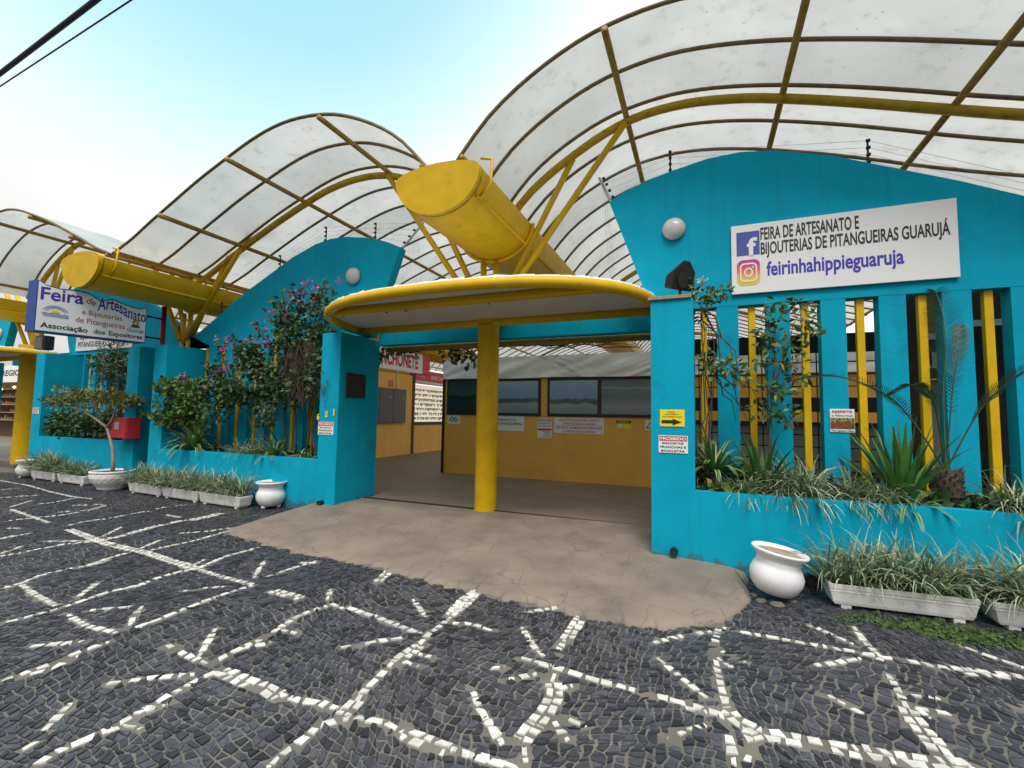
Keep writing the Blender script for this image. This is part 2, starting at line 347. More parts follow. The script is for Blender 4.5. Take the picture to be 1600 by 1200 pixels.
def rvec():
    while True:
        v = Vector((rnd(-1, 1), rnd(-1, 1), rnd(-1, 1)))
        if .05 < v.length < 1: return v

# ================================================================== LAYOUT
SIDE_Z = -.15
YR, YRB = 5.8, 6.65        # front of the right planter, its slotted arch wall
YL, YLB = 6.3, 7.1         # the same on the left
POST_Y = 7.1
GUT = {'c': (-3.3, 4.85, 5.15), 'l': (-11.2, 4.5, 4.85), 'f': (-19.1, 4.72, 4.85)}

# ------------------------------------------------------------------ ground
g = MB().box((-120, -60, -.40), (80, -2.6, -.30)); kind(mesh_obj('road', g, 'asphalt'), 'structure')
g = MB().box((-120, -2.6, -.40), (80, 120, SIDE_Z)); kind(mesh_obj('sidewalk', g, 'grout'), 'structure')
g = MB().box((-60, 7.0, -.14), (40, 110, .0))
kind(mesh_obj('passage_floor', g, 'floor'), 'structure')

# apron: raised concrete ramp in front of the entrance
edge = [(-6.40, 4.62), (-6.2, 4.58), (-5.6, 4.5), (-5.03, 4.45), (-4.3, 4.38), (-3.68, 4.33), (-3.0, 4.28), (-2.44, 4.24), (-1.9, 4.14), (-1.48, 4.10), (-1.1, 4.07), (-.76, 4.07), (-.45, 4.12), (-.2, 4.23), (0, 4.34), (.15, 4.46), (.28, 4.72), (.40, 5.06), (.42, 5.4), (.44, 5.8)]
def apron():
    mb = MB(); N = 200; M = 24; xs = [p[0] for p in edge]
    # parameter along the edge by arclength
    P = [Vector((a, b, 0)) for a, b in edge]; cum = [0]
    for i in range(1, len(P)): cum.append(cum[-1] + (P[i]-P[i-1]).length)
    def at(t):
        s = t*cum[-1]
        for i in range(1, len(P)):
            if s <= cum[i]: return P[i-1].lerp(P[i], (s-cum[i-1])/(cum[i]-cum[i-1]))
        return P[-1]
    def fn(u, v):
        e = at(u).copy(); jig = .03*math.sin(u*170)+.03*math.sin(u*71+1)+.022*math.sin(u*311)+.05*math.sin(u*23)
        e.y += jig*(1-v); e.x += jig*.4*(1-v)
        b = Vector((-6.42 + 6.86*u, 7.05 if u < .845 else 7.05, 0)); p = e.lerp(b, v)
        zt = .005 + .035*max(0, u-.4)/.6
        p.z = -.128 + (zt+.128)*min(1, v*1.25)**.8
        return p
    mb.grid(fn, N, M)
    # broken outer edge going down into the stones
    n = N+1; o = len(mb.v)
    for i in range(n):
        p = Vector(mb.v[i]); mb.v.append((p.x, p.y-.012, SIDE_Z-.02))
    for i in range(N): mb.f.append((o+i, o+i+1, i+1, i)); mb.m.append(0)
    return mb
m = MATS['concrete'].copy(); m.name = 'apron'; MATS['apron'] = m
n = m.node_tree; L = n.links.new; bs = n.nodes['Principled BSDF']; src = bs.inputs['Base Color'].links[0].from_socket
vo = n.nodes.new('ShaderNodeTexVoronoi'); vo.feature = 'DISTANCE_TO_EDGE'; vo.inputs['Scale'].default_value = 2.6
ge = n.nodes.new('ShaderNodeNewGeometry'); nz = n.nodes.new('ShaderNodeTexNoise'); nz.inputs['Scale'].default_value = 4; nz.inputs['Detail'].default_value = 5
vmx = n.nodes.new('ShaderNodeVectorMath'); vmx.operation = 'SCALE'; vmx.inputs['Scale'].default_value = .22; L(ge.outputs['Position'], nz.inputs['Vector']); L(nz.outputs['Color'], vmx.inputs[0])
va = n.nodes.new('ShaderNodeVectorMath'); va.operation = 'ADD'; L(ge.outputs['Position'], va.inputs[0]); L(vmx.outputs[0], va.inputs[1]); L(va.outputs[0], vo.inputs['Vector'])
mrr = n.nodes.new('ShaderNodeMapRange'); mrr.inputs['From Min'].default_value = .004; mrr.inputs['From Max'].default_value = .02; mrr.inputs['To Min'].default_value = .5; mrr.inputs['To Max'].default_value = 0
L(vo.outputs['Distance'], mrr.inputs['Value'])
n2 = n.nodes.new('ShaderNodeTexNoise'); n2.inputs['Scale'].default_value = .9; L(ge.outputs['Position'], n2.inputs['Vector'])
m2 = n.nodes.new('ShaderNodeMapRange'); m2.inputs['From Min'].default_value = .32; m2.inputs['From Max'].default_value = .5; L(n2.outputs['Fac'], m2.inputs['Value'])
mm = n.nodes.new('ShaderNodeMath'); mm.operation = 'MULTIPLY'; L(mrr.outputs[0], mm.inputs[0]); L(m2.outputs[0], mm.inputs[1])
mx = n.nodes.new('ShaderNodeMix'); mx.data_type = 'RGBA'; L(mm.outputs[0], mx.inputs['Factor']); L(src, mx.inputs['A']); mx.inputs['B'].default_value = (.09, .075, .06, 1); L(mx.outputs['Result'], bs.inputs['Base Color'])
o = mesh_obj('entrance_ramp', apron(), 'apron', smooth=True); kind(o, 'structure')
g = MB().box((-6.0, 7.06, .0), (-.6, 7.10, .022)); tag(mesh_obj('gate_track', g, 'brown'), 'thin dark gate track across the entrance floor', 'rail')

# white marble stones: chains traced on the pavement plane
def zA(*p): return [(x/2, 740+y/2) for x, y in p]
def zB(*p): return [(700+x/1.778, 860+y/1.778) for x, y in p]
chains = [  # (points, rows)
 (zA((35,113),(155,155)), 1), (zA((215,175),(310,212),(350,225)), 2), (zA((350,225),(420,240),(470,252)), 2), (zA((470,252),(520,270),(620,300)), 2), (zA((620,300),(700,325),(790,348)), 1),
 (zA((850,368),(945,392)), 2), (zA((1085,420),(1190,455),(1310,502)), 1),
 (zA((0,360),(70,345),(110,325),(160,310),(270,290),(350,262),(420,243)), 1), (zA((270,292),(340,272)), 1),
 (zA((215,165),(230,158),(270,150),(360,138),(420,125),(470,118)), 1), (zA((480,112),(540,102),(590,98)), 1), (zA((520,130),(565,138)), 1),
 (zA((310,212),(400,190),(490,165),(560,150),(600,144)), 2), (zA((600,146),(640,138),(690,125)), 3), (zA((320,197),(380,168)), 1),
 (zA((130,213),(290,212)), 1), (zA((0,260),(60,250),(120,238),(200,222),(300,212)), 1), (zA((0,252),(70,228)), 1),
 (zA((0,470),(80,452),(160,430),(200,418)), 1), (zA((200,418),(240,405),(330,375),(400,358),(450,345),(500,325),(560,308),(620,297)), 1), (zA((370,366),(450,348)), 1),
 (zA((625,295),(700,262),(760,245),(810,232)), 1), (zA((600,290),(640,270)), 1),
 (zA((70,350),(110,380),(175,415)), 1), (zA((205,440),(270,478),(365,500)), 1),
 (zA((0,650),(70,630),(150,600),(250,560),(350,525)), 1), (zA((70,638),(160,612),(240,575)), 1), (zA((410,488),(440,478),(540,440),(640,400),(740,365),(795,350)), 1), (zA((430,486),(480,462)), 1),
 (zA((230,397),(270,368),(308,340)), 1), (zA((270,430),(405,418)), 1), (zA((405,478),(420,445),(445,418)), 1), (zA((560,370),(640,360),(705,355)), 1),
 (zA((440,235),(510,205)), 1), (zA((470,240),(590,215),(660,196),(715,180)), 1), (zA((560,188),(640,182),(730,170)), 1),
 (zA((795,327),(810,300),(826,275)), 1), (zA((838,322),(920,295),(990,275)), 1), (zA((940,280),(992,280)), 1),
 (zA((90,543),(180,534),(260,526)), 1), (zA((335,660),(440,645),(520,637),(610,630)), 1),
 (zA((110,920),(160,882),(230,850),(300,822),(380,780),(470,730),(540,690),(620,645),(680,620)), 1), (zA((320,815),(400,785),(440,800)), 1), (zA((450,750),(525,722)), 1),
 (zA((72,868),(120,840)), 1), (zA((135,808),(180,765),(220,722)), 1),
 (zA((520,535),(580,570),(650,598)), 1), (zA((622,575),(645,535),(675,485)), 1),
 (zA((680,585),(760,545),(830,515),(880,480),(920,455),(970,430),(1050,408)), 1), (zA((760,548),(850,530)), 1), (zA((880,490),(935,505)), 1),
 (zA((690,620),(760,650),(820,670),(870,695)), 2), (zA((870,690),(930,712),(1000,720),(1070,742)), 1),
 (zA((1490,368),(1450,395),(1410,440)), 2), (zA((1410,445),(1400,460),(1340,505),(1300,545)), 1), (zA((1310,540),(1240,590)), 2), (zA((1230,590),(1190,632),(1140,680),(1115,715)), 1), (zA((1260,590),(1310,605)), 1), (zA((1300,565),(1355,575)), 1),
 (zA((1115,715),(1070,760)), 2), (zA((1100,768),(1050,775),(1000,790),(950,832),(900,868),(860,900),(835,925)), 1),
 (zA((1110,765),(1200,780),(1260,810)), 1), (zA((1260,812),(1340,845),(1400,865)), 2), (zA((1400,862),(1450,878),(1500,892),(1560,912),(1620,922)), 1),
 (zA((1060,546),(1120,537),(1190,525),(1258,515)), 1), (zA((1410,470),(1470,470),(1535,492)), 1), (zA((1290,395),(1310,420),(1330,450)), 1),
 (zA((1022,398),(1034,364)), 1), (zA((1180,340),(1222,302)), 2), (zA((1040,410),(1075,425)), 1),
 (zA((1475,683),(1492,720),(1510,755),(1540,805),(1570,850)), 1),
 (zA((0,76),(120,68)), 1), (zA((30,106),(100,85)), 1), (zA((0,52),(60,46)), 1), (zA((80,100),(160,92),(235,78)), 1), (zA((175,122),(270,115)), 1), (zA((0,152),(80,142),(200,130),(280,115),(330,100)), 1), (zA((0,205),(85,188)), 2),
 (zA((0,22),(90,38),(160,58),(230,74),(290,80)), 1), (zA((225,100),(330,98)), 1), (zA((25,172),(65,172)), 1),
 (zB((0,185),(50,150),(85,112)), 2), (zB((220,173),(325,157)), 1), (zB((205,215),(235,265),(266,297)), 1), (zB((300,290),(325,250)), 1), (zB((328,250),(345,225),(370,185)), 2),
 (zB((110,332),(160,325)), 1), (zB((160,362),(250,345)), 1), (zB((200,300),(290,322)), 1),
 (zB((240,315),(310,330),(400,360),(480,380),(560,402),(650,425),(755,457)), 1), (zB((660,440),(720,452)), 1),
 (zB((298,340),(290,365)), 1), (zB((290,370),(300,400),(285,430),(262,465),(240,490)), 2), (zB((235,492),(205,530)), 2), (zB((212,545),(215,590)), 1), (zB((300,390),(345,378)), 1), (zB((290,470),(310,500),(335,535)), 1), (zB((330,470),(380,492)), 1),
 (zB((70,393),(88,445),(120,490),(150,538)), 1), (zB((0,550),(60,570),(130,587),(175,602)), 1),
 (zB((572,258),(650,240),(730,227)), 1), (zB((580,300),(640,350),(718,412)), 1),
 (zB((757,205),(742,250),(742,300),(752,350),(762,395),(775,440)), 1), (zB((750,275),(790,300),(828,315)), 1), (zB((748,300),(785,325)), 1), (zB((755,215),(785,222)), 1),
 (zB((770,445),(810,480),(870,512),(950,525),(1050,545),(1150,565)), 2), (zB((1150,560),(1250,580),(1350,595),(1460,605)), 2),
 (zB((755,450),(770,490),(785,540),(795,600)), 1), (zB((790,480),(825,500),(845,545),(830,590)), 1), (zB((840,530),(880,520)), 1),
 (zB((800,225),(880,240),(1000,262),(1100,278),(1190,295)), 1), (zB((1190,297),(1250,305),(1370,325),(1480,340)), 1), (zB((1440,345),(1520,350),(1600,358)), 1), (zB((1390,325),(1460,335),(1600,352)), 1),
 (zB((1000,210),(1060,232),(1130,265)), 1), (zB((1125,212),(1160,260),(1205,300)), 1), (zB((1140,285),(1215,310)), 1),
 (zB((1018,322),(1080,313),(1142,303)), 1), (zB((1220,345),(1250,390),(1275,440)), 1), (zB((1275,440),(1300,480),(1350,540),(1390,592)), 2), (zB((1285,405),(1365,412)), 1), (zB((1295,435),(1340,470)), 1), (zB((1300,440),(1395,456)), 1),
 (zB((1055,405),(1100,430),(1152,457)), 1), (zB((597,518),(612,525)), 1), (zB((628,522),(670,500),(716,486)), 1),
 (zB((1410,262),(1500,295),(1600,328)), 1), (zB((1590,450),(1640,430)), 1),
]
white = MB(); segs = []
rs = random.Random(3)
for pts, rows in chains:
    P = [onZ(x, y, SIDE_Z) for x, y in pts]
    cum = [0]
    for i in range(1, len(P)): cum.append(cum[-1] + (P[i]-P[i-1]).length)
    def at(s):
        s = max(0, min(cum[-1], s))
        for i in range(1, len(P)):
            if s <= cum[i] + 1e-6:
                t = (s-cum[i-1])/max(1e-6, cum[i]-cum[i-1]); return P[i-1].lerp(P[i], t), (P[i]-P[i-1]).normalized()
    for i in range(1, len(P)): segs.append((P[i-1].x, P[i-1].y, P[i].x, P[i].y, .0285*rows+.001))
    rw = .059
    for r in range(rows):
        off = (r-(rows-1)/2)*rw; s = rs.uniform(-.02, .02)
        while s < cum[-1]:
            l = rs.uniform(.058, .115); (c0, d0), (c1, d1) = at(s+.007), at(s+l-.009); nn = Vector((-d0.y, d0.x, 0)); n1 = Vector((-d1.y, d1.x, 0))
            tp = .62 if (cum[-1] < .8 and rows == 1 and (s < .05 or s+l > cum[-1]-.03)) else 1
            hw = rw/2*rs.uniform(.74, 1.02)*tp; q = []
            for c, nv, sg, along in ((c0, nn, -1, 1), (c1, n1, -1, -1), (c1, n1, 1, -1), (c0, nn, 1, 1)):
                q.append(c + nv*(off + sg*hw*rs.uniform(.66, 1.08)) + d0*along*rs.uniform(-.006, .020))
            zt = SIDE_Z + .009; top = [(p.x, p.y, zt + rs.uniform(-.003, .003)) for p in q]; bot = [(p.x, p.y, SIDE_Z-.004) for p in q]
            if rs.random() > .06: white.add(top+bot, [(0,1,2,3)]+[(i, i+4, (i+1) % 4+4, (i+1) % 4) for i in range(4)])
            s += l + rs.uniform(0, .008)
kind(mesh_obj('sidewalk_white_stones', white, 'marble'), 'structure')

# dark basalt stones: an irregular, bending quad mosaic, really laid
def basalt():
    cell = .054; x0, x1, y0, y1 = -21.0, 5.5, -.4, 6.9
    nx, ny = int((x1-x0)/cell), int((y1-y0)/cell); rg = np.random.default_rng(5)
    I, J = np.meshgrid(np.arange(nx+1), np.arange(ny+1), indexing='ij')
    X = x0 + I*cell + rg.uniform(-.42, .42, I.shape)*cell; Y = y0 + J*cell + rg.uniform(-.42, .42, I.shape)*cell
    # bend the rows
    a = .55; Xc, Yc = X.copy(), Y.copy()
    X = Xc + .16*np.sin(Yc*1.7+.8*np.sin(Xc*.9)) + .09*np.sin(Xc*2.1+Yc*2.9); Y = Yc + .17*np.sin(Xc*1.5+1.1*np.sin(Yc*.7)) + .08*np.sin(Xc*3.1-Yc*1.9)
    S = np.array(segs)
    A = S[:, 0:2]; B = S[:, 2:4]; D = B-A; LL = (D**2).sum(1)+1e-9; Wd = S[:, 4]
    for k in range(len(A)):   # stones are cut to fit along the white chains
        lo_, hi_ = np.minimum(A[k], B[k])-.2, np.maximum(A[k], B[k])+.2
        ii = np.nonzero((X > lo_[0]) & (X < hi_[0]) & (Y > lo_[1]) & (Y < hi_[1]))
        if not len(ii[0]): continue
        Q = np.stack([X[ii], Y[ii]], 1); t = np.clip(((Q-A[k])@D[k])/LL[k], 0, 1); V = Q-A[k]-t[:, None]*D[k]; dd = np.sqrt((V**2).sum(1))+1e-6
        near = dd < Wd[k]; f = Wd[k]/dd; nn_ = np.array([-D[k][1], D[k][0]])/math.sqrt(LL[k])
        Qn = A[k]+t[:, None]*D[k]+V*f[:, None]; Q[near] = Qn[near]; X[ii] = Q[:, 0]; Y[ii] = Q[:, 1]
    mb = MB(); vs, fs = mb.v, mb.f
    cx = (X[:-1,:-1]+X[1:,:-1]+X[1:,1:]+X[:-1,1:])/4; cyy = (Y[:-1,:-1]+Y[1:,:-1]+Y[1:,1:]+Y[:-1,1:])/4
    keep = np.ones(cx.shape, bool)
    # not under the ramp or walls, and only the part of the pavement one can see
    ex = np.array([p[0] for p in edge]); ey = np.array([p[1] for p in edge])
    ei = np.interp(cx, ex[:19], ey[:19]); keep &= ~((cx > -6.42) & (cx < .42) & (cyy > ei-.015))
    keep &= ~((cx >= .40) & (cyy > YR+.02)) & ~((cx < -6.40) & (cyy > YL+.02))
    th = np.arctan2(cx, np.maximum(cyy, .01)); keep &= (cyy > .75-.12*0) | (np.abs(cx) < 3)
    keep &= (cyy > .55) & (cx > -(cyy*5.5+2.0)) & (cx < cyy*.75+1.2)
    idx = np.argwhere(keep)
    P = np.stack([cx[keep], cyy[keep]], 1)
    bad = np.zeros(len(P), bool)
    for k in range(len(A)):
        t = np.clip(((P-A[k])@D[k])/LL[k], 0, 1); d2 = ((P-A[k]-t[:, None]*D[k])**2).sum(1); bad |= d2 < (Wd[k]*1.02)**2
    out_i = idx[~bad]
    sh = rg.uniform(.66, .93, len(out_i)); tl = rg.uniform(-1, 1, (len(out_i), 2)); dz = rg.uniform(-.004, .004, len(out_i)); cut = rg.random(len(out_i))
    for q, (i, j) in enumerate(out_i):
        c = (cx[i, j], cyy[i, j]); cor = [(X[i, j], Y[i, j]), (X[i+1, j], Y[i+1, j]), (X[i+1, j+1], Y[i+1, j+1]), (X[i, j+1], Y[i, j+1])]
        if cut[q] < .30:   # a five-sided stone: one corner knocked off
            k = int(cut[q]*1000) % 4; a, b, d = cor[k-1], cor[k], cor[(k+1) % 4]
            cor[k:k+1] = [((a[0]+b[0]*2)/3, (a[1]+b[1]*2)/3), ((d[0]+b[0]*2)/3, (d[1]+b[1]*2)/3)]
        s = sh[q]; N = len(cor); o = len(vs); tx, ty = tl[q]*.035
        for (x, y) in cor:
            dx, dy = (x-c[0])*s, (y-c[1])*s
            vs.append((c[0]+dx*.93, c[1]+dy*.93, SIDE_Z+.008+dz[q]+dx*tx+dy*ty))
        for (x, y) in cor: vs.append((c[0]+(x-c[0])*s, c[1]+(y-c[1])*s, SIDE_Z-.004))
        fs.append(tuple(range(o, o+N)))
        for k in range(N): fs.append((o+k, o+N+k, o+N+(k+1) % N, o+(k+1) % N))
    mb.m = [0]*len(fs); return mb
kind(mesh_obj('sidewalk_stones', basalt(), 'basalt'), 'structure')

# ------------------------------------------------------------------ planter walls with arched, slotted back
def arch_profile():
    """height of the arched wall over the distance from its leaning end (mirrored modules share it)"""
    return [(0, 4.80), (.25, 4.92), (.55, 5.03), (.9, 5.11), (1.35, 5.19), (1.75, 5.20), (2.15, 5.14), (2.8, 4.93), (3.45, 4.63), (4.0, 4.38), (4.55, 4.10), (5.1, 3.78), (5.7, 3.46), (6.3, 3.20), (6.5, 3.14)]
def planter(label, xa, xb, yf, yb, tip, sgn, slots, slotw, zsoil, pier_w, cap=False, zl=.76, zp=3.04, zt=3.10, dark=False):
    """xa..xb: outer faces of the piers; tip: x of the leaning end of the arch; sgn: direction from that end along the arch"""
    r = thing('planter_wall', label, 'wall', ((xa+xb)/2, yf, SIDE_Z), 'turquoise planter walls')
    zb = SIDE_Z - .05
    part(r, 'low_wall', MB().box((xa+pier_w, yf, zb), (xb-pier_w, yf+.14, zl)), 'cyan')
    for a in (xa, xb-pier_w):
        part(r, 'pier', MB().box((a, yf, zb), (a+pier_w, yb+.26, zp)), 'cyan')
    # arched slotted wall
    mb = MB(); T = .20; prof = arch_profile(); end_b = .49
    top = [(tip + sgn*d, z) for d, z in prof]
    lo_x = xa+pier_w-.0 if sgn > 0 else xb-pier_w
    foot = tip + sgn*end_b
    far = top[-1][0]
    poly = [(foot, 3.44)] + top + [(far, zt), (foot + sgn*.13, zt)]
    P = [(x, yb, z) for x, z in poly]
    if sgn < 0: P = P[::-1]
    mb.prism(P, (0, T, 0))
    edges = [s for s in slots]
    x_in0, x_in1 = xa+pier_w, xb-pier_w
    cur = x_in0
    for s in edges + [None]:
        e = x_in1 if s is None else s
        if e - cur > .02: mb.box((cur, yb+.003, zb), (e, yb+T-.003, zt))
        if s is not None: cur = s + slotw
    mb.box((x_in0, yb+.006, zb), (x_in1, yb+T-.006, zsoil-.02))
    part(r, 'arch_wall', mb, 'cyan')
    for s in edges:
        c = s + slotw*.52; jx = rnd(-.012, .012)
        part(r, 'bar', MB().box((c-.04+jx, yb+.06, zsoil-.05), (c+.04+jx, yb+.14, zt-.004)), 'yellow', bevel=.006)
    def soil(u, v): return Vector((x_in0 + (x_in1-x_in0)*u, yf+.13+(yb-yf-.10)*v, zsoil + .03*math.sin(u*31)*math.sin(v*5+u*9)))
    part(r, 'soil', MB().grid(soil, 40, 6), 'soil', smooth=True)
    if cap:
        part(r, 'board', MB().box((xa-.03, yf-.03, zp+.004), (xa+pier_w-.02, yf+.75, zp+.045)), 'plank', bevel=.004)
    return r
slR = [-.13 + .59*k for k in range(8)]
plR = planter('turquoise planter wall on the right, with the white Facebook sign on its arch', -.57, 4.75, YR, YRB, -1.24, 1, slR, .33, .66, .49, cap=True)
slL = [-10.93 + .555*k for k in range(8)]
plL = planter('turquoise planter wall overgrown with a flowering bush, left of the entrance', -11.24, -5.93, YL, YLB, -5.33, -1, slL, .30, .66, .43)
slF = [-15.75 + .56*k for k in range(7)]
plF = planter('far turquoise planter wall with the red hose box on its pier', -16.24, -11.78, YL, YLB, -17.15, 1, slF, .30, .76, .43, zl=.88)
plG = planter('farthest turquoise wall at the left edge beyond the second yellow pillar', -26.3, -20.95, YL, YLB, -19.85, -1, [-25.3+.56*k for k in range(8)], .30, .76, .43, zl=.88)

# ------------------------------------------------------------------ entrance lintels
def lintel(x0, x1, label):
    r = thing('entrance_lintel', label, 'beam', ((x0+x1)/2, 7.4, 2.95), 'turquoise beams over the entrances')
    part(r, 'beam', MB().box((x0, 7.34, 2.95), (x1, 7.52, 3.24)), 'cyan', bevel=.01)
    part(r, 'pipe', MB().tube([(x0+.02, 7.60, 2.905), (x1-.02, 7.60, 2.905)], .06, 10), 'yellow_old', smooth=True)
lintel(-5.94, -.52, 'turquoise beam over the main entrance behind the yellow pillar')
lintel(-20.4, -16.25, 'turquoise beam over the far left entrance')

# ------------------------------------------------------------------ roof vaults
PROF = [(.10, 4.92), (.22, 5.08), (.45, 5.36), (.72, 5.64), (1.08, 5.91), (1.55, 6.17), (2.0, 6.35), (2.45, 6.45), (2.95, 6.49), (3.4, 6.46), (3.9, 6.35), (4.45, 6.17), (5.25, 5.88), (6.0, 5.56), (6.6, 5.30), (7.2, 5.02), (7.8, 4.80)]
px_, pz_ = [p[0] for p in PROF], [p[1] for p in PROF]
AB = [(.0, 4.55), (.3, 4.98), (.7, 5.42), (1.48, 5.93), (2.29, 6.28), (3.07, 6.36), (3.86, 6.26), (4.47, 6.07), (5.24, 5.79), (6.04, 5.46), (6.6, 5.21), (7.1, 4.98), (7.64, 4.74), (8.4, 4.55)]
def smooth_curve(C, d):
    xs, zs = [p[0] for p in C], [p[1] for p in C]
    i = max(0, min(len(C)-2, sum(1 for x in xs if x <= d)-1)); x0, x1 = xs[i], xs[i+1]; t = (d-x0)/(x1-x0)
    def sl(k):
        a, b = max(0, k-1), min(len(C)-1, k+1); return (zs[b]-zs[a])/(xs[b]-xs[a])
    m0, m1 = sl(i)*(x1-x0), sl(i+1)*(x1-x0)
    return (2*t**3-3*t*t+1)*zs[i] + (t**3-2*t*t+t)*m0 + (-2*t**3+3*t*t)*zs[i+1] + (t**3-t*t)*m1
def ab(d): return min(smooth_curve(AB, d), hz(d)-.06)
def hz(d): return smooth_curve(PROF, d)
RPROF = [p for p in PROF if p[0] < 3.6] + [(3.9, 6.375), (4.45, 6.24), (5.2, 6.01), (5.9, 5.765), (6.5, 5.54), (7.2, 5.30), (7.8, 5.12), (8.4, 4.98)]   # the wider right-hand bay
RAB = [p for p in AB if p[0] < 3.9] + [(4.5, 6.09), (5.24, 5.85), (6.04, 5.565), (6.7, 5.33), (7.3, 5.13), (7.8, 4.98), (8.4, 4.85)]
RIBY = [5.35 + .828*k for k in range(46)]
def vault(label, gx, sgn, D=7.8, nrib=46, P=None, Q=None):
    hz = lambda d: smooth_curve(P or PROF, d)
    ab = lambda d: min(smooth_curve(Q or AB, d), hz(d)-.06)
    ys = RIBY[:nrib]
    r = thing('roof_vault', label, 'canopy roof', (gx, ys[0], 4.6), 'white vaulted canopy roofs')
    ds = [.10 + (D-.10)*k/40 for k in range(41)]
    mb = MB(); rows = []
    for i, y in enumerate(ys):
        rows.append((y, 0));
        if i < len(ys)-1: rows += [(y+.276, .022), (y+.552, .022)]
    nu = len(ds); vs = []
    for y, sag in rows:
        for k, d in enumerate(ds): vs.append((gx+sgn*d, y + (.0 if sag else 0), hz(d)+.035 - sag*(1 if 0 < k < 40 else 0)))
    fs = [(j*nu+i, j*nu+i+1, (j+1)*nu+i+1, (j+1)*nu+i) for j in range(len(rows)-1) for i in range(nu-1)]
    mb.add(vs, fs); part(r, 'membrane', mb, 'membrane', smooth=True)
    rib = MB().tube([(gx+sgn*d, ys[0], hz(d)) for d in ds], .027, 6)
    first = part(r, 'rib', rib, 'rib', smooth=True)
    for y in ys[1:]:
        c = first.copy(); COL.objects.link(c); c.parent = r; c.location = (0, y-ys[0], 0)
    for d in (2.3, 4.45, 6.3):
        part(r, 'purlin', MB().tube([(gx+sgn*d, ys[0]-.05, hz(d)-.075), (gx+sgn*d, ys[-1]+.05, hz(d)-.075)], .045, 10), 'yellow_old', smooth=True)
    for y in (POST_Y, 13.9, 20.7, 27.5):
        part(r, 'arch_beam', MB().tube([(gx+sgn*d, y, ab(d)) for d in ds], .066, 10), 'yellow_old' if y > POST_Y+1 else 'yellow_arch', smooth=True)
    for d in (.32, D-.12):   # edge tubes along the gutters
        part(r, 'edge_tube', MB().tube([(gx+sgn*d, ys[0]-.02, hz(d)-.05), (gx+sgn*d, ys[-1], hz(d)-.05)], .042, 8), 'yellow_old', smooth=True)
    return r
vault('white vaulted roof over the right wall, cut by the top of the photo', -3.35, 1, 8.3, P=RPROF, Q=RAB)
vault('white vaulted roof with its rounded peak left of the central gutter', -3.35, -1)
vault('small white vaulted roof above the hanging market sign at left', -19.05, 1)

# ------------------------------------------------------------------ rain gutters
def gutter(label, gx, zr, y0, y1=42):
    r = thing('roof_gutter', label, 'gutter', (gx, y0, zr-.55), 'yellow roof gutters')
    hw, dp, n = .66, .54, 18; mb = MB()
    def sec(y, s=1, zz=0): return [(gx + hw*s*math.cos(math.pi+math.pi*k/n), y, zr + zz + dp*s*math.sin(math.pi+math.pi*k/n)) for k in range(n+1)]
    a, b = sec(y0+.06), sec(y1); N = n+1
    ia = [(gx + (x-gx)*.95, y, zr+(z-zr)*.94) for x, y, z in a]; ib = [(gx + (x-gx)*.95, y, zr+(z-zr)*.94) for x, y, z in b]
    mb.add(a+b, [(i, i+1, N+i+1, N+i) for i in range(n)]); mb.add(ia+ib, [(i+1, i, N+i, N+i+1) for i in range(n)])
    part(r, 'trough', mb, 'yellow', smooth=True)
    # end cap: lens-shaped nose, its upper lip arched
    out = [(x, z) for x, y, z in sec(y0)]; lip = [(gx + hw*math.cos(math.pi*k/n), zr + .15*math.sin(math.pi*k/n)) for k in range(1, n)]
    ring = out + lip; yb_ = y0+.10
    m = MB(); K = len(ring); m.prism([(x, y0 - .10*max(0, (z-zr+.2)), z) for x, z in ring][::-1], (0, .10, 0))
    part(r, 'end_cap', m, 'yellow', ang=35)
    m = MB()
    for k in (5, 12): 
        pass
    for ang in (math.pi+.62, 2*math.pi-.62):
        xx, zz = gx + (hw+.012)*math.cos(ang), zr + (dp+.012)*math.sin(ang)
        part(r, 'rail', MB().tube([(xx, y0+.12, zz), (xx, y1, zz)], .022, 6), 'yellow', smooth=True)
        s = -1 if ang < 1.5*math.pi else 1
        part(r, 'bracket', MB().tube([(xx, y0+.22, zz), (gx+s*(hw+.05), y0+.24, zz+.18), (gx+s*(hw+.05), y0+.26, zr+.22), (gx+s*(hw-.12), y0+.26, zr+.27)], .02, 6), 'yellow', smooth=True)
    m = MB().tube([(gx + (hw+.03)*math.cos(math.pi+math.pi*k/n), POST_Y, zr + (dp+.03)*math.sin(math.pi+math.pi*k/n)) for k in range(n+1)], .035, 8)
    part(r, 'cradle', m, 'yellow', smooth=True)
    return r
gutter('big yellow half-round gutter high over the entrance pillar', *GUT['c'])
gutter('yellow half-round gutter ending above the hanging market sign', *GUT['l'])
gutter('far yellow gutter at the left edge of the picture', *GUT['f'])

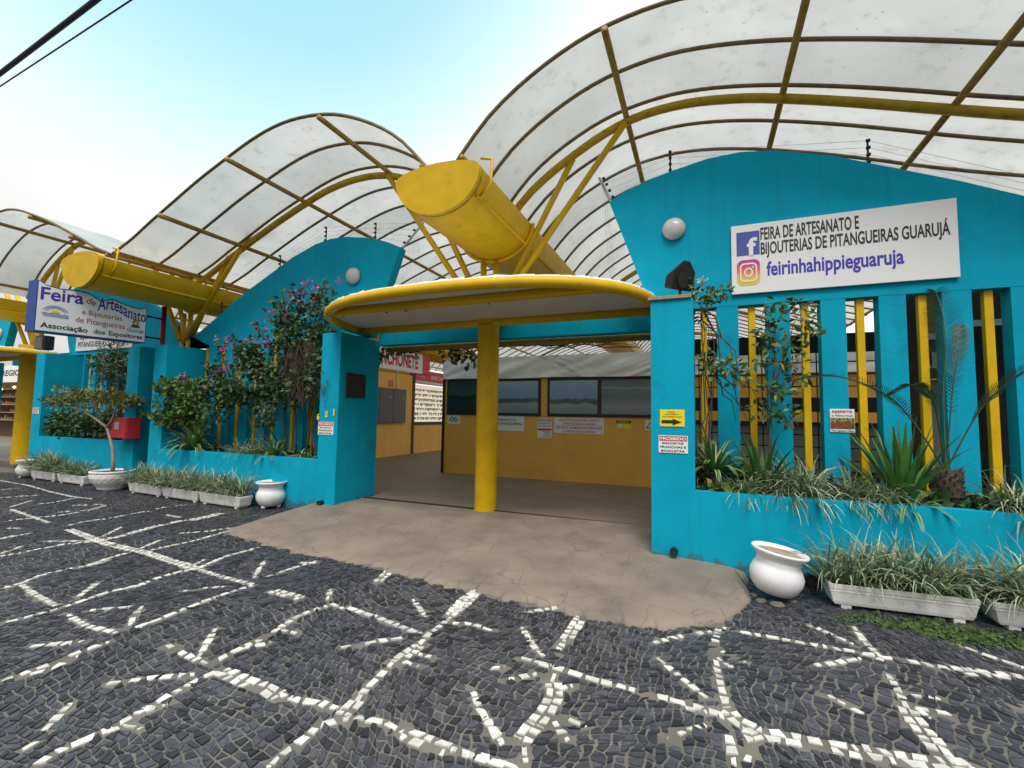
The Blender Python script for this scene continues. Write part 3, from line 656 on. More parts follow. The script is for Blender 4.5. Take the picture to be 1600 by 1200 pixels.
# ------------------------------------------------------------------ branching posts
def post(label, gx, px, zr, r_post, z0, y=POST_Y, straight=True):
    r = thing('branching_post', label, 'pillar', (px, y, z0), 'yellow branching posts')
    node = 3.30
    if straight:
        part(r, 'post', MB().tube([(px, y, z0-.02), (px, y, 3.14)], r_post, 28), 'yellow', ang=40)
        part(r, 'collar', MB().tube([(px, y, 3.16), (px, y, 3.46)], r_post*1.16, 28), 'yellow', ang=40)
    for s in (-1, 1):
        for d, b0 in ((2.28, .20), (1.42, .10)):
            part(r, 'strut', MB().tube([(px+s*b0*.6, y + (-.07 if d > 2 else .07), node), (gx+s*d, y + (-.03 if d > 2 else .03), ab(d)-.03)], .052, 10), 'yellow', smooth=True)
    for s in (-1, 1):
        part(r, 'stub', MB().tube([(px+s*.09, y, node-.1), (px+s*.13, y, zr-.55)], .055, 10), 'yellow', smooth=True)
    if not straight:
        for s in (-1, 1):
            part(r, 'leg', MB().tube([(px+s*.11, y, z0), (px+s*.11, y, node)], .06, 10), 'yellow', smooth=True)
    return r
post('yellow round pillar in the middle of the main entrance', -3.35, -3.40, GUT['c'][1], .185, 0)
post('yellow branching post between the two left planter walls', -11.2, -11.5, GUT['l'][1], .06, SIDE_Z, 7.1, straight=False)
post('yellow round pillar of the far left entrance', -19.05, -18.52, GUT['f'][1], .28, .0)

# ------------------------------------------------------------------ entrance canopies
def canopy(label, cx, a, b, yb, zb, tilt=.055):
    r = thing('entrance_canopy', label, 'canopy', (cx, yb, zb), 'half-round entrance canopies')
    def z(y): return zb + (yb-y)*tilt
    arc = []
    for k in range(49):
        t = math.pi*k/48; c, s = math.cos(t), math.sin(t); e = 2/2.5
        x = cx - a*math.copysign(abs(c)**e, c); y = yb - b*s**e; arc.append((x, y, z(y)))
    part(r, 'ring', MB().tube(arc, .075, 12), 'yellow', smooth=True)
    part(r, 'back_tube', MB().tube([(cx-a, yb, z(yb)), (cx+a, yb, z(yb))], .07, 12), 'yellow', smooth=True)
    ym = yb-1.32; u = (1-((yb-ym)/b)**2.5)**(1/2.5)*a
    part(r, 'cross_tube', MB().tube([(cx-u, ym, z(ym)-.01), (cx+u, ym, z(ym)-.01)], .07, 12), 'yellow', smooth=True)
    m = MB(); n = len(arc); top = [(x, y, zz+.045) for x, y, zz in arc]
    m.prism(top[::-1], (0, 0, .035)); part(r, 'ceiling_sheet', m, 'sheet')
    m = MB()   # ragged white waterproofing on top, lapping over the ring
    for k in range(n-1):
        (x0, y0, z0), (x1, y1, z1) = arc[k], arc[k+1]
        def inn(x, y, f): return (cx+(x-cx)*f, yb+(y-yb)*f)
        h0, h1 = rs.uniform(.085, .11), rs.uniform(.085, .11)
        xa, ya = inn(x0, y0, 1.004); xb_, yb2 = inn(x1, y1, 1.004); xc, yc = inn(x1, y1, .5); xd, yd = inn(x0, y0, .5)
        m.add([(xa, ya, z0+h0), (xb_, yb2, z1+h1), (xc, yc, z(yc)+.16), (xd, yd, z(yd)+.16), (xa, ya, z0+.07), (xb_, yb2, z1+.07)], [(0,1,2,3), (4,5,1,0)])
    m.add([(cx+(x-cx)*.5, yb+(y-yb)*.5, z(yb+(y-yb)*.5)+.16) for x, y, zz in arc], [tuple(range(n))])
    part(r, 'roofing', m, 'white_panel', smooth=True)
    return r
canopy('large half-round yellow canopy over the main entrance', -3.36, 2.79, 1.92, 7.02, 3.19, .042)
canopy('small half-round canopy edge at the far left entrance', -19.05, 2.05, 1.8, 7.02, 3.10, .042)
for k, (p, q) in enumerate((((-5.55, 5.86), (-4.55, 5.86)), ((-4.3, 5.86), (-2.75, 5.86)))):
    z = 3.255
    r = thing('fluorescent_tube', ('short white fluorescent tube under the left part of the canopy', 'long white fluorescent tube under the middle of the canopy')[k], 'lamp', (p[0], p[1], z-.06), 'tubes under the canopy')
    part(r, 'tube', MB().tube([(p[0], p[1], z-.035), (q[0], q[1], z-.035)], .017, 10), 'white_panel', smooth=True)
    for xx in (p[0]+.06, q[0]-.06): part(r, 'holder', MB().box((xx-.012, p[1]-.02, z-.06), (xx+.012, p[1]+.02, z+.03)), 'black')

# ------------------------------------------------------------------ signs
def box_sign(name, label, cat, x0, x1, z0, z1, y, th=.02, panel='white_panel', group=None, bevel=.003):
    r = thing(name, label, cat, ((x0+x1)/2, y, z0), group)
    part(r, 'panel', MB().box((x0, y-th, z0), (x1, y, z1)), panel, bevel=bevel); return r
def lettering(r, lines, y, matn='letter_black', name='lettering'):
    for (body, x, z, h, wd, al, bold) in lines:
        m = MB(); put_text(m, body, (x, y, z), EX, EZ, h, wd, al, bold); part(r, name if len(lines) == 1 else 'text_line', m, matn)
# big facade sign
A = onY(1142, 355, YRB-.03); B = onY(1500, 433, YRB-.03); x0, x1, z1, z0 = A.x, B.x+.0, A.z, B.z
SW, SH = x1-x0, z1-z0
r = box_sign('facade_sign', 'wide white sign with two round-cornered logos on the turquoise arch', 'sign', x0, x1, z0, z1, YRB-.01, .035)
yy = YRB-.048
def fx(u): return x0 + SW*u
def fz(v): return z0 + SH*v
lettering(r, [('FEIRA DE ARTESANATO E', fx(.148), fz(.755), SH*.178, SW*.455, 'L', .022), ('BIJOUTERIAS DE PITANGUEIRAS GUARUJÁ', fx(.148), fz(.545), SH*.172, SW*.822, 'L', .020)], yy)
lettering(r, [('feirinhahippieguaruja', fx(.175), fz(.235), SH*.20, SW*.61, 'L', .022)], yy, 'letter_blue', 'account_name')
m = MB().box((fx(.027), yy, fz(.55)), (fx(.143), yy+.012, fz(.895))); lg = part(r, 'square_logo', m, 'logo_blue')
m = MB(); put_text(m, 'f', (fx(.079), yy-.004, fz(.552)), EX, EZ, SH*.25, SW*.052, 'L', .03); mesh_obj('letter_f', m, 'white_panel', lg)
def rrect(cx, cz, w_, h_, rad, n=6):
    P = []
    for qx, qz, a0 in ((1, 1, 0), (-1, 1, 90), (-1, -1, 180), (1, -1, 270)):
        for k in range(n+1):
            t = R(a0+90*k/n); P.append((cx+qx*(w_/2-rad)+rad*math.cos(t), cz+qz*(h_/2-rad)+rad*math.sin(t)))
    return P
def flat(P, y, th): return MB().prism([(x, y, z) for x, z in P], (0, th, 0))
def ringm(P, Q, y, th):
    m = MB(); n = len(P); vs = [(x, y, z) for x, z in P]+[(x, y, z) for x, z in Q]+[(x, y+th, z) for x, z in P]+[(x, y+th, z) for x, z in Q]
    m.add(vs, [(i, n+i, n+(i+1) % n, (i+1) % n) for i in range(n)]+[(i, (i+1) % n, 2*n+(i+1) % n, 2*n+i) for i in range(n)]+[(n+i, 3*n+i, 3*n+(i+1) % n, n+(i+1) % n) for i in range(n)]); return m
cx_, cz_, w_, h_ = fx(.085), fz(.30), SW*.116, SH*.37
lg = part(r, 'camera_logo', flat(rrect(cx_, cz_, w_, h_, w_*.27), yy, .012), 'logo_gradient')
mesh_obj('camera_outline', ringm(rrect(cx_, cz_, w_*.74, h_*.74, w_*.2), rrect(cx_, cz_, w_*.62, h_*.62, w_*.15), yy-.004, .004), 'white_panel', lg)
def circ(cx, cz, a, b, n=28): return [(cx+a*math.cos(2*math.pi*k/n), cz+b*math.sin(2*math.pi*k/n)) for k in range(n)]
mesh_obj('lens', ringm(circ(cx_, cz_, w_*.19, h_*.19), circ(cx_, cz_, w_*.125, h_*.125), yy-.004, .004), 'white_panel', lg)
mesh_obj('flash_dot', flat(circ(cx_+w_*.2, cz_+h_*.2, w_*.035, h_*.035), yy-.004, .004), 'white_panel', lg)

# hanging market sign on its red pole
SX, SY0, SY1, SZ0, SZ1 = -11.42, 4.35, 6.19, 3.03, 4.0
r = thing('hanging_sign', 'white market sign with wavy blue top edge hung between the gutters', 'sign', (SX-.2, 6.19, SZ0))
def topz(u):   # two swells
    pts = [(0, 4.0), (.06, 3.93), (.18, 3.90), (.34, 3.935), (.42, 3.92), (.50, 3.84), (.535, 3.80), (.56, 3.81), (.62, 3.875), (.67, 3.88), (.75, 3.83), (.85, 3.79), (.93, 3.785), (1, 3.83)]
    for (a, za), (b, zb2) in zip(pts, pts[1:]):
        if u <= b: return za + (zb2-za)*(u-a)/(b-a) + .045*u
    return pts[-1][1] + .045
NS = 60; us = [k/NS for k in range(NS+1)]
def zlo(u): return SZ0 + .045*u
def sy(u): return SY0 + (SY1-SY0)*u
face = [(SX, sy(u), zlo(u)) for u in us] + [(SX, sy(u), topz(u)) for u in us[::-1]]
part(r, 'case', MB().prism([(x, y, z) for x, y, z in face], (-.32, 0, 0)), 'sign_blue', ang=30)
fin = [(SX+.004, SY0+.018+(SY1-SY0-.036)*u, zlo(u)+.02) for u in us] + [(SX+.004, SY0+.018+(SY1-SY0-.036)*u, topz(u)-.022) for u in us[::-1]]
part(r, 'face', MB().prism(fin[::-1], (-.02, 0, 0)), 'sign_face')
sx_ = SX+.007; W_ = SY1-SY0
def st(m, body, u, z, h, wd, bold, de=None, shear=0): put_text(m, body, (sx_, sy(u), z), EY, EZ, h, wd*W_, 'L', bold, shear, de)
def warp(amp, lean):
    def f(X, Y): return X, Y + amp(X/W_) + lean*X
    return f
def bend(t):
    u = t/.475; return .065*math.sin(math.pi*min(1, u/.62)) - .075*max(0, min(1, (u-.35)/.45))
for nm, mt, args in (('title_word', 'letter_blue', ('Feira', .03, 3.640, .245, .35, .018, warp(lambda t: 0, .075))), ('title_word', 'letter_blue', ('Artesanato', .508, 3.615, .255, .48, .014, warp(bend, .0))),
    ('title_particle', 'letter_red', ('de', .405, 3.725, .135, .085, .01, warp(lambda t: 0, -.25), .35)), ('subtitle_line', 'letter_red', ('e Bijouterias', .375, 3.485, .105, .37, .006)), ('subtitle_line', 'letter_red', ('de Pitangueiras', .325, 3.315, .11, .455, .006)),
    ('association_word', 'letter_black', ('Associação', .045, 3.115, .10, .39, .022, warp(lambda t: 0, .02))), ('association_word', 'letter_black', ('dos', .49, 3.135, .095, .105, .022, warp(lambda t: 0, .02))), ('association_word', 'letter_black', ('Expositores', .63, 3.14, .095, .335, .022, warp(lambda t: 0, .02))),
    ('town_name', 'letter_black', ('Guarujá', .805, 3.285, .085, .17, .008))):
    m = MB(); st(m, *args); part(r, nm, m, mt)
m = MB(); cxx, czz = sy(.155), 3.40
for rr in (.19, .15):
    m.tube([(sx_, cxx+rr*1.05*math.cos(math.pi*k/16), czz+rr*.8*math.sin(math.pi*k/16)) for k in range(2, 15)], .006, 4)
for dz in (0, -.025, -.05): m.tube([(sx_, cxx-.2+.05*abs(dz)*10, czz+dz), (sx_, cxx+.2, czz+dz)], .004, 4)
part(r, 'sun_emblem', m, 'logo_blue')
m = MB().prism([(sx_, cxx+.07*math.cos(math.pi*k/12), czz+.015+.05*math.sin(math.pi*k/12)) for k in range(13)], (.003, 0, 0)); part(r, 'sun_disc', m, 'sign_yellow')
m = MB().prism([(sx_, y, z) for y, z in rrect(sy(.885), 3.475, .11, .12, .03)], (.003, 0, 0)); cr = part(r, 'crest', m, 'leather_red')
mesh_obj('crest_band', MB().prism([(sx_, y, z) for y, z in rrect(sy(.885), 3.405, .17, .05, .02)], (.003, 0, 0)), 'logo_blue', cr)
mesh_obj('crest_field', MB().prism([(sx_+.003, y, z) for y, z in rrect(sy(.885), 3.48, .07, .07, .02)], (.003, 0, 0)), 'sign_yellow', cr)
r = thing('sign_pole', 'dark red pole beside the hanging market sign', 'pole', (-11.62, 6.65, SIDE_Z))
part(r, 'pole', MB().tube([(-11.62, 6.65, SIDE_Z), (-11.62, 6.65, 4.02)], .055, 12), 'leather_red', smooth=True)
for z in (3.25, 3.72): part(r, 'arm', MB().tube([(-11.62, 6.65, z), (-11.62, 6.17, z)], .022, 8), 'brown', smooth=True)

# small notices on the piers
def notice_forbidden(label, x0, x1, z0, z1, y, grp='notices against leaning boards and bicycles'):
    r = box_sign('notice', label, 'sign', x0, x1, z0, z1, y, .006, group=grp); W, H = x1-x0, z1-z0
    part(r, 'red_band', MB().box((x0+W*.03, y-.009, z0+H*.70), (x1-W*.03, y-.0065, z0+H*.97)), 'sign_red')
    lettering(r, [('PROIBIDO', (x0+x1)/2, z0+H*.75, H*.16, W*.88, 'C', .03)], y-.0115, 'white_panel', 'heading')
    lettering(r, [('ENCOSTAR', (x0+x1)/2, z0+H*.51, H*.11, W*.74, 'C', .02), ('PRANCHAS E', (x0+x1)/2, z0+H*.29, H*.12, W*.88, 'C', .02), ('BICICLETAS.', (x0+x1)/2, z0+H*.07, H*.12, W*.82, 'C', .02)], y-.009)
a, b = onY(1029, 680, YR), onY(1075, 709, YR); notice_forbidden('white and red forbidding notice below the yellow arrow sign', a.x, b.x, b.z, a.z, YR-.004)
a, b = onY(498, 659, YL), onY(521, 680, YL); notice_forbidden('white and red forbidding notice under the house number', a.x, b.x, b.z, a.z, YL-.004)
a, b = onY(52, 637, YL), onY(61, 647, YL); notice_forbidden('tiny white and red notice on the far left pier', a.x, b.x, b.z, a.z, YL-.004)
a, b = onY(1031, 640, YR), onY(1070, 667, YR); x0, x1, z0, z1 = a.x, b.x, b.z, a.z; W, H = x1-x0, z1-z0
r = box_sign('arrow_sign', 'yellow sign with a black arrow on the right pier', 'sign', x0, x1, z0, z1, YR-.004, .006, 'sign_yellow')
lettering(r, [('LEI REAL', x0+W*.46, z0+H*.83, H*.075, W*.3, 'C', .01), ('CONCORRÊNCIA', x0+W*.48, z0+H*.69, H*.075, W*.56, 'C', .01), ('PEÇAS COMPRADAS AO LADO', x0+W*.51, z0+H*.55, H*.075, W*.78, 'C', .01)], YR-.0125)
q = [(.07, .38), (.52, .38), (.52, .47), (.88, .27), (.52, .08), (.52, .19), (.07, .19)]
part(r, 'arrow', MB().prism([(x0+W*u, YR-.013, z0+H*v) for u, v in q[::-1]], (0, .003, 0)), 'letter_black')
a, b = onY(1296, 639, YRB), onY(1336, 676, YRB); x0, x1, z0, z1 = a.x, b.x, b.z, a.z; W, H = x1-x0, z1-z0
r = box_sign('nature_sign', 'small sign with a flower picture on a turquoise fin', 'sign', x0, x1, z0, z1, YRB-.003, .006)
part(r, 'picture', MB().box((x0+.004, YRB-.0125, z0+H*.15), (x1-.004, YRB-.0095, z0+H*.62)), 'picture_flowers')
lettering(r, [('RESPEITE', x0+W*.5, z0+H*.84, H*.10, W*.8, 'C', .02)], YRB-.0125, 'letter_red', 'heading')
lettering(r, [('a Natureza', x0+W*.5, z0+H*.68, H*.10, W*.85, 'C', .0), ('Tire Apenas Fotos', x0+W*.5, z0+H*.04, H*.065, W*.92, 'C', .02)], YRB-.0125)
# house number
r = thing('house_number', 'yellow house number 681 on the left entrance pier', 'number', (-6.2, YL, 1.75))
for ch, (px, py) in zip('681', ((497, 656), (510, 652), (521.5, 649))):
    p = onY(px, py, YL-.012); m = MB(); put_text(m, ch, (p.x, YL-.014, p.z-.0), EX, EZ, .115, .062 if ch != '1' else .03, 'C', .03); part(r, 'digit', m, 'sign_yellow', label='yellow digit '+ch)
# dark plaque on the inner side of the left pier
r = thing('plaque', 'dark bronze plaque on the shaded side of the left pier', 'plaque', (-5.93, 6.72, 1.88))
part(r, 'plate', MB().box((-5.932, 6.46, 1.88), (-5.905, 6.97, 2.33)), 'black_matt', bevel=.006)
m = MB()
for k in range(6): put_text(m, ('FEIRA DE ARTESANATO', 'PITANGUEIRAS', 'GUARUJÁ', 'INAUGURADA', 'ADMINISTRAÇÃO', 'MUNICIPAL')[k], (-5.902, 6.715, 2.24-.06*k), EY, EZ, .025, None, 'C', 0)
part(r, 'raised_text', m, 'cabinet')
# sign on the far planter wall, half hidden
a, b = onY(122, 530, YLB), onY(190, 548, YLB)
r = box_sign('market_sign', 'white sign half hidden behind the hanging market sign', 'sign', a.x, a.x+2.6, 3.2, 3.95, YLB-.01, .03)
lettering(r, [('FEIRA DE ARTESANATO E', a.x+.2, 3.72, .10, 1.6, 'L', .01), ('BIJOUTERIAS DE', a.x+.2, 3.52, .12, 1.5, 'L', .01), ('PITANGUEIRAS GUARUJÁ', a.x+.12, 3.30, .15, 2.3, 'L', .01)], YLB-.045)

# ------------------------------------------------------------------ lamps, speaker, hose box, pipes
def globe(label, p, rad):
    r = thing('globe_lamp', label, 'lamp', p, 'round wall lamps'); p = Vector(p)
    part(r, 'base', MB().disc(p, (0, -1, 0), rad*.9, 24, .04), 'steel')
    m = MB(); prof = [(rad*math.sin(t), .04 + rad*.62*(1-math.cos(t))*1.0) for t in [math.pi/2*k/8 for k in range(9)]]
    ring = []
    m.lathe([(max(.001, rad*math.cos(t)), .03+rad*.62*math.sin(t)) for t in [math.pi/2*k/8 for k in range(9)]], (0, 0, 0), 28)
    m.v = [(p.x+x, p.y-z, p.z+y) for x, y, z in m.v]; m.f = [f[::-1] for f in m.f] if False else m.f
    part(r, 'globe', m, 'glass_globe', smooth=True); return r
pR = onY(1053, 359, YRB); globe('round frosted lamp on the arch above the black speaker', (pR.x, YRB, pR.z), .155)
pL = onY(553.5, 432, YLB); globe('round frosted lamp above the left end of the entrance canopy', (pL.x, YLB, pL.z), .17)
pF = onY(1, 521, YLB); globe('round frosted lamp on the farthest wall at the left edge', (pF.x, YLB, pF.z), .17)
# speaker on the pier
sc = Vector((-.235, 6.0, 3.33)); r = thing('speaker', 'black wedge-shaped outdoor speaker on top of the right pier', 'speaker', (sc.x, sc.y, 3.085))
def speaker_body():
    m = MB(); ax = Vector((.62, -.62, -.25)).normalized(); u = ax.cross(EZ).normalized(); v = u.cross(ax)
    ringf = [sc+ax*.07+u*x+v*z for x, z in ((-.15,-.13),(.15,-.13),(.17,-.10),(.17,.11),(.05,.24),(-.05,.24),(-.17,.11),(-.17,-.10))]
    ringb = [sc-ax*.17+u*x*.55+v*z for x, z in ((-.15,-.11),(.15,-.11),(.16,-.09),(.16,.04),(.04,.10),(-.04,.10),(-.16,.04),(-.16,-.09))]
    n = 8; m.add(ringf+ringb, [tuple(range(n)), tuple(range(2*n-1, n-1, -1))]+[(i, n+i, n+(i+1) % n, (i+1) % n) for i in range(n)]); return m, ax, u, v
m, ax, u, v = speaker_body(); part(r, 'body', m, 'black', bevel=.015)
m = MB().disc(sc+ax*.072, ax, .10, 24, .012); part(r, 'cone', m, 'black_matt')
part(r, 'bracket', MB().tube([(sc.x+.16, 5.98, 3.09), (sc.x+.16, 5.98, 3.33), (sc.x+.1, 5.98, 3.33)], .012, 6), 'black'); part(r, 'foot', MB().tube([(sc.x, 6.0, 3.085), (sc.x, 6.0, 3.22)], .02, 8), 'black')
# red hose box on the far planter's right pier
a, b = onY(180, 652, 6.1), onY(203, 684, 6.1); x0, x1 = a.x-.02, b.x; z0, z1 = .96, 1.42
r = thing('hose_box', 'red fire hose cabinet on the far planter pier', 'cabinet', ((x0+x1)/2, 6.3, z0))
part(r, 'case', MB().box((x0, 6.03, z0), (x1, 6.297, z1)), 'red', bevel=.012)
d = part(r, 'door', MB().box((x0+.02, 6.012, z0+.02), (x1-.02, 6.031, z1-.02)), 'red', bevel=.004)
mesh_obj('window', MB().box((x0+.20, 6.004, z0+.2), (x0+.36, 6.013, z0+.36)), 'steel', d); mesh_obj('latch', MB().box((x0+.05, 6.0, z0+.18), (x0+.08, 6.013, z0+.27)), 'black', d)
# black drain pipes at the foot of the walls
def pipe(label, p, rad, ln=.09):
    r = thing('drain_pipe', label, 'pipe', p, 'drain pipes at the wall foot'); p = Vector(p); m = MB()
    m.lathe([(rad*.8, .0), (rad, .0), (rad, ln+.05), (rad*.8, ln+.05), (rad*.8, 0)], (0, 0, 0), 18)
    m.v = [(p.x+x, p.y-z+.05, p.z+y) for x, y, z in m.v]; part(r, 'collar', m, 'black', smooth=False)
    part(r, 'hole', MB().disc((p.x, p.y-ln+.01, p.z), (0, -1, 0), rad*.82, 16, .002), 'black_matt')
q = onY(1053, 862, YR-.05); pipe('small black drain pipe in the foot of the right pier', (q.x, YR, q.z), .045)
q = onY(1269, 908, YR-.06); pipe('big black drain pipe behind the tilted pot', (q.x, YR, q.z), .075)
q = onY(500, 786, YL-.05); pipe('small drain pipe in the foot of the left pier', (q.x, YL, q.z), .045)

p = onY(68, 536, 6.8); r = thing('floodlight', 'dark floodlight on top of the far left pier', 'lamp', (p.x, 6.8, 3.04))
part(r, 'housing', MB().box((p.x-.24, 6.7, p.z-.20), (p.x+.24, 6.95, p.z+.20)), 'black', bevel=.03); part(r, 'glass', MB().box((p.x-.20, 6.685, p.z-.16), (p.x+.20, 6.699, p.z+.16)), 'cabinet'); part(r, 'bracket', MB().box((p.x-.03, 6.78, 3.041), (p.x+.03, 6.86, p.z-.19)), 'black')

# ------------------------------------------------------------------ electric fence on the arches
def fence(label, xs_rods, tip, sgn, yb, lean):
    r = thing('electric_fence', label, 'fence', (tip, yb, 4.8), 'wire fences on the arches'); prof = arch_profile()
    def az(x):
        d = (x-tip)*sgn
        for (a, za), (b, zb) in zip(prof, prof[1:]):
            if d <= b: return za+(zb-za)*(max(d, a)-a)/(b-a)
        return prof[-1][1]
    tops = []
    for i, x in enumerate(xs_rods):
        z = az(x); t = Vector((x + (lean if i == 0 else 0), yb+.1+(.35 if i == 0 else 0), z+(.62 if i == 0 else .36))); b0 = Vector((x, yb+.1, z-.05)); tops.append((b0, t))
        part(r, 'rod', MB().tube([b0, t], .022 if i == 0 else .012, 8), 'steel' if i == 0 else 'twig', smooth=True)
        for k in range(4):
            c = b0.lerp(t, .28+.22*k); mm_ = MB(); off = .06 if i == 0 else .0
            mm_.tube([c+Vector((off*sgn-.02, -.02, 0)), c+Vector((off*sgn+.02, -.02, 0))], .022, 8); part(r, 'insulator', mm_, 'sphere_insulator', smooth=True)
    for k in range(4):
        pts = [b.lerp(t, .28+.22*k)+Vector((0, -.02, 0)) for b, t in tops]
        part(r, 'wire', MB().tube(pts, .0022, 4, False), 'steel')
    # wires running back down the leaning end
    for k in range(3):
        p0 = tops[0][0].lerp(tops[0][1], .3+.2*k); part(r, 'wire', MB().tube([p0, p0+Vector((.05*sgn, .4, -1.6))], .002, 4, False), 'steel')
    return r
fence('thin electric fence wires along the right turquoise arch', [-1.2, -.38, 1.95, 4.2], -1.24, 1, YRB, -.28)
fence('thin electric fence wires along the left turquoise arch', [-5.37, -6.0, -7.3, -8.6, -10.4], -5.33, -1, YLB, .26)

# ------------------------------------------------------------------ overhead cables
def cable(label, a, b, rad):
    A, B = CAM + ray(*a)*((6.2-EYE)/ray(*a).z), CAM + ray(*b)*((6.2-EYE)/ray(*b).z); d = (B-A).normalized()
    m = MB().tube([A-d*25+EZ*.9, A-d*8+EZ*.12, A, B, B+d*8+EZ*.12, B+d*22+EZ*.9], rad, 8); return tag(mesh_obj('overhead_cable', m, 'cable', smooth=True), label, 'cable', 'overhead cables')
cable('thick black cable in the upper left sky', (0, 115), (150, 0), .030)
cable('thin dark wire just below the thick cable', (0, 135), (205, 0), .009)

# ------------------------------------------------------------------ kiosk with the sea pictures, straight ahead
KY = 11.1
r = thing('kiosk', 'ochre kiosk with sea pictures and a grey tarp, behind the entrance pillar', 'kiosk', (-2.8, KY, 0))
part(r, 'wall', MB().box((-6.62, KY, -.01), (6.5, KY+3.2, 3.08)), 'orange')
part(r, 'corner_post', MB().box((-6.70, KY-.02, -.01), (-6.622, KY+.06, 3.14)), 'brown')
def tarp(u, v):
    x = -6.66 + 13.2*u; z = 2.58 + .56*v; f = .012*math.sin(u*46+v*2)+.02*math.sin(u*19-v*3.3)+.018*math.sin((u*9-v)*8)
    a_ = (x+3.55); f += .035*math.exp(-abs(a_-.9*(1-v))*2.2)*math.sin((a_+1.5*v)*16) + .03*math.exp(-abs(x+.6+.9*(1-v))*2.5)*math.sin((x-1.5*v)*15)
    return Vector((x, KY-.06-abs(f)*1.3, z + (.008*math.sin(u*30) if v < .01 else 0)))
m = MB().grid(tarp, 180, 12); part(r, 'tarp', m, 'tarp', smooth=True)
part(r, 'tarp_top', MB().box((-6.66, KY-.05, 3.141), (6.5, KY+3.2, 3.15)), 'tarp')
for wx0, wx1, muls, pics in ((-6.55, -3.80, -5.2, ('picture_dark', 'picture_sea')), (-3.62, -.6, -2.29, ('picture_sea', 'picture_wave'))):
    f = part(r, 'window', MB().box((wx0, KY-.03, 1.60), (wx1, KY-.001, 2.57)), 'brown', bevel=.004)
    for (p0, p1), pm in zip(((wx0+.07, muls-.05), (muls+.05, wx1-.07)), pics):
        mesh_obj('picture', MB().box((p0, KY-.036, 1.67), (p1, KY-.031, 2.50)), pm, f)
def kiosk_sign(label, x0, x1, z0, z1, panel='white_panel', name='notice', grp='notices on the ochre kiosk'):
    return box_sign(name, label, 'sign', x0, x1, z0, z1, KY-.003, .006, panel, grp), x0, x1-x0, z0, z1-z0, KY-.0125
def kz(px, py): return onY(px, py, KY)
def rect(px0, py0, px1, py1): a, b = kz(px0, py0), kz(px1, py1); return a.x, b.x, b.z, a.z
r, x0, W, z0, H, yy = kiosk_sign('white plate with an hourglass-like emblem at the kiosk corner', *rect(700, 648, 719, 663))
m = MB().tube([(x0+W*u, yy, z0+H*v) for u, v in ((.15, .5), (.35, .75), (.65, .28), (.85, .5), (.65, .75), (.35, .28), (.15, .5))], .012, 4); part(r, 'emblem', m, 'letter_black')
r, x0, W, z0, H, yy = kiosk_sign('wide white market plate partly hidden by the yellow pillar', *rect(745, 649, 819, 674))
lettering(r, [('FEIRA DE ARTESANATO E', x0+W*.04, z0+H*.66, H*.17, W*.78, 'L', .01), ('BIJOUTERIAS DE PITANGUEIRAS', x0+W*.04, z0+H*.40, H*.17, W*.92, 'L', .01), ('GUARUJÁ', x0+W*.04, z0+H*.14, H*.17, W*.3, 'L', .01)], yy)
r, x0, W, z0, H, yy = kiosk_sign('narrow notice with two red bands left of the opening hours', *rect(840, 653, 862, 685))
part(r, 'red_band', MB().box((x0+.01, yy, z0+H*.84), (x0+W-.01, yy+.003, z0+H*.95)), 'sign_red'); part(r, 'red_band', MB().box((x0+.01, yy, z0+H*.38), (x0+W-.01, yy+.003, z0+H*.48)), 'sign_red')
lettering(r, [('PROIBIDO', x0+W*.5, z0+H*.86, H*.07, W*.8, 'C', .01)], yy-.003, 'white_panel', 'heading')
lettering(r, [('ENTRADA DE', x0+W*.5, z0+H*.70, H*.07, W*.86, 'C', .01), ('BICICLETAS', x0+W*.5, z0+H*.57, H*.07, W*.86, 'C', .01)], yy)
lettering(r, [('PROIBIDO', x0+W*.66, z0+H*.28, H*.06, W*.55, 'C', .01), ('SOM E', x0+W*.66, z0+H*.18, H*.06, W*.4, 'C', .01), ('ANIMAIS', x0+W*.66, z0+H*.08, H*.06, W*.55, 'C', .01)], yy, 'letter_blue', 'blue_lines')
r, x0, W, z0, H, yy = kiosk_sign('white opening-hours sign in red letters under the sea picture', *rect(866, 652, 944, 679))
lettering(r, [('AGOSTO DE SEGUNDA A SEXTA', x0+W*.5, z0+H*.78, H*.14, W*.82, 'C', .015), ('A PARTIR DAS 14 HORAS', x0+W*.5, z0+H*.55, H*.14, W*.66, 'C', .015), ('SÁBADOS, DOMINGOS E FERIADOS,', x0+W*.5, z0+H*.30, H*.14, W*.94, 'C', .015), ('A PARTIR DAS 12 HORAS', x0+W*.5, z0+H*.07, H*.14, W*.66, 'C', .015)], yy, 'letter_red')
part(r, 'rule', MB().box((x0+.03, yy+.001, z0+H*.495), (x0+W-.03, yy+.003, z0+H*.51)), 'letter_red')
r, x0, W, z0, H, yy = kiosk_sign('black and yellow smile-you-are-filmed sign right of the opening hours', *rect(963, 657, 986, 671), 'sign_yellow')
part(r, 'black_band', MB().box((x0, yy, z0+H*.68), (x0+W, yy+.003, z0+H)), 'black'); lettering(r, [('SORRIA', x0+W*.5, z0+H*.73, H*.2, W*.8, 'C', .02)], yy-.003, 'sign_yellow')
part(r, 'smiley', flat(circ(x0+W*.25, z0+H*.34, H*.26, H*.26), yy, .003), 'white_panel')
m = MB().tube([(x0+W*.25+H*.15*math.cos(t), yy-.001, z0+H*.34+H*.15*math.sin(t)) for t in [R(200+14*k) for k in range(11)]], .004, 4)
for s in (-1, 1): m.tube([(x0+W*.25+s*H*.08, yy-.001, z0+H*.38), (x0+W*.25+s*H*.08, yy-.001, z0+H*.46)], .004, 4)
part(r, 'face_lines', m, 'letter_black')
r, x0, W, z0, H, yy = kiosk_sign('white plate with triangle emblem cut off by the right pier', *rect(1008, 657, 1030, 673))
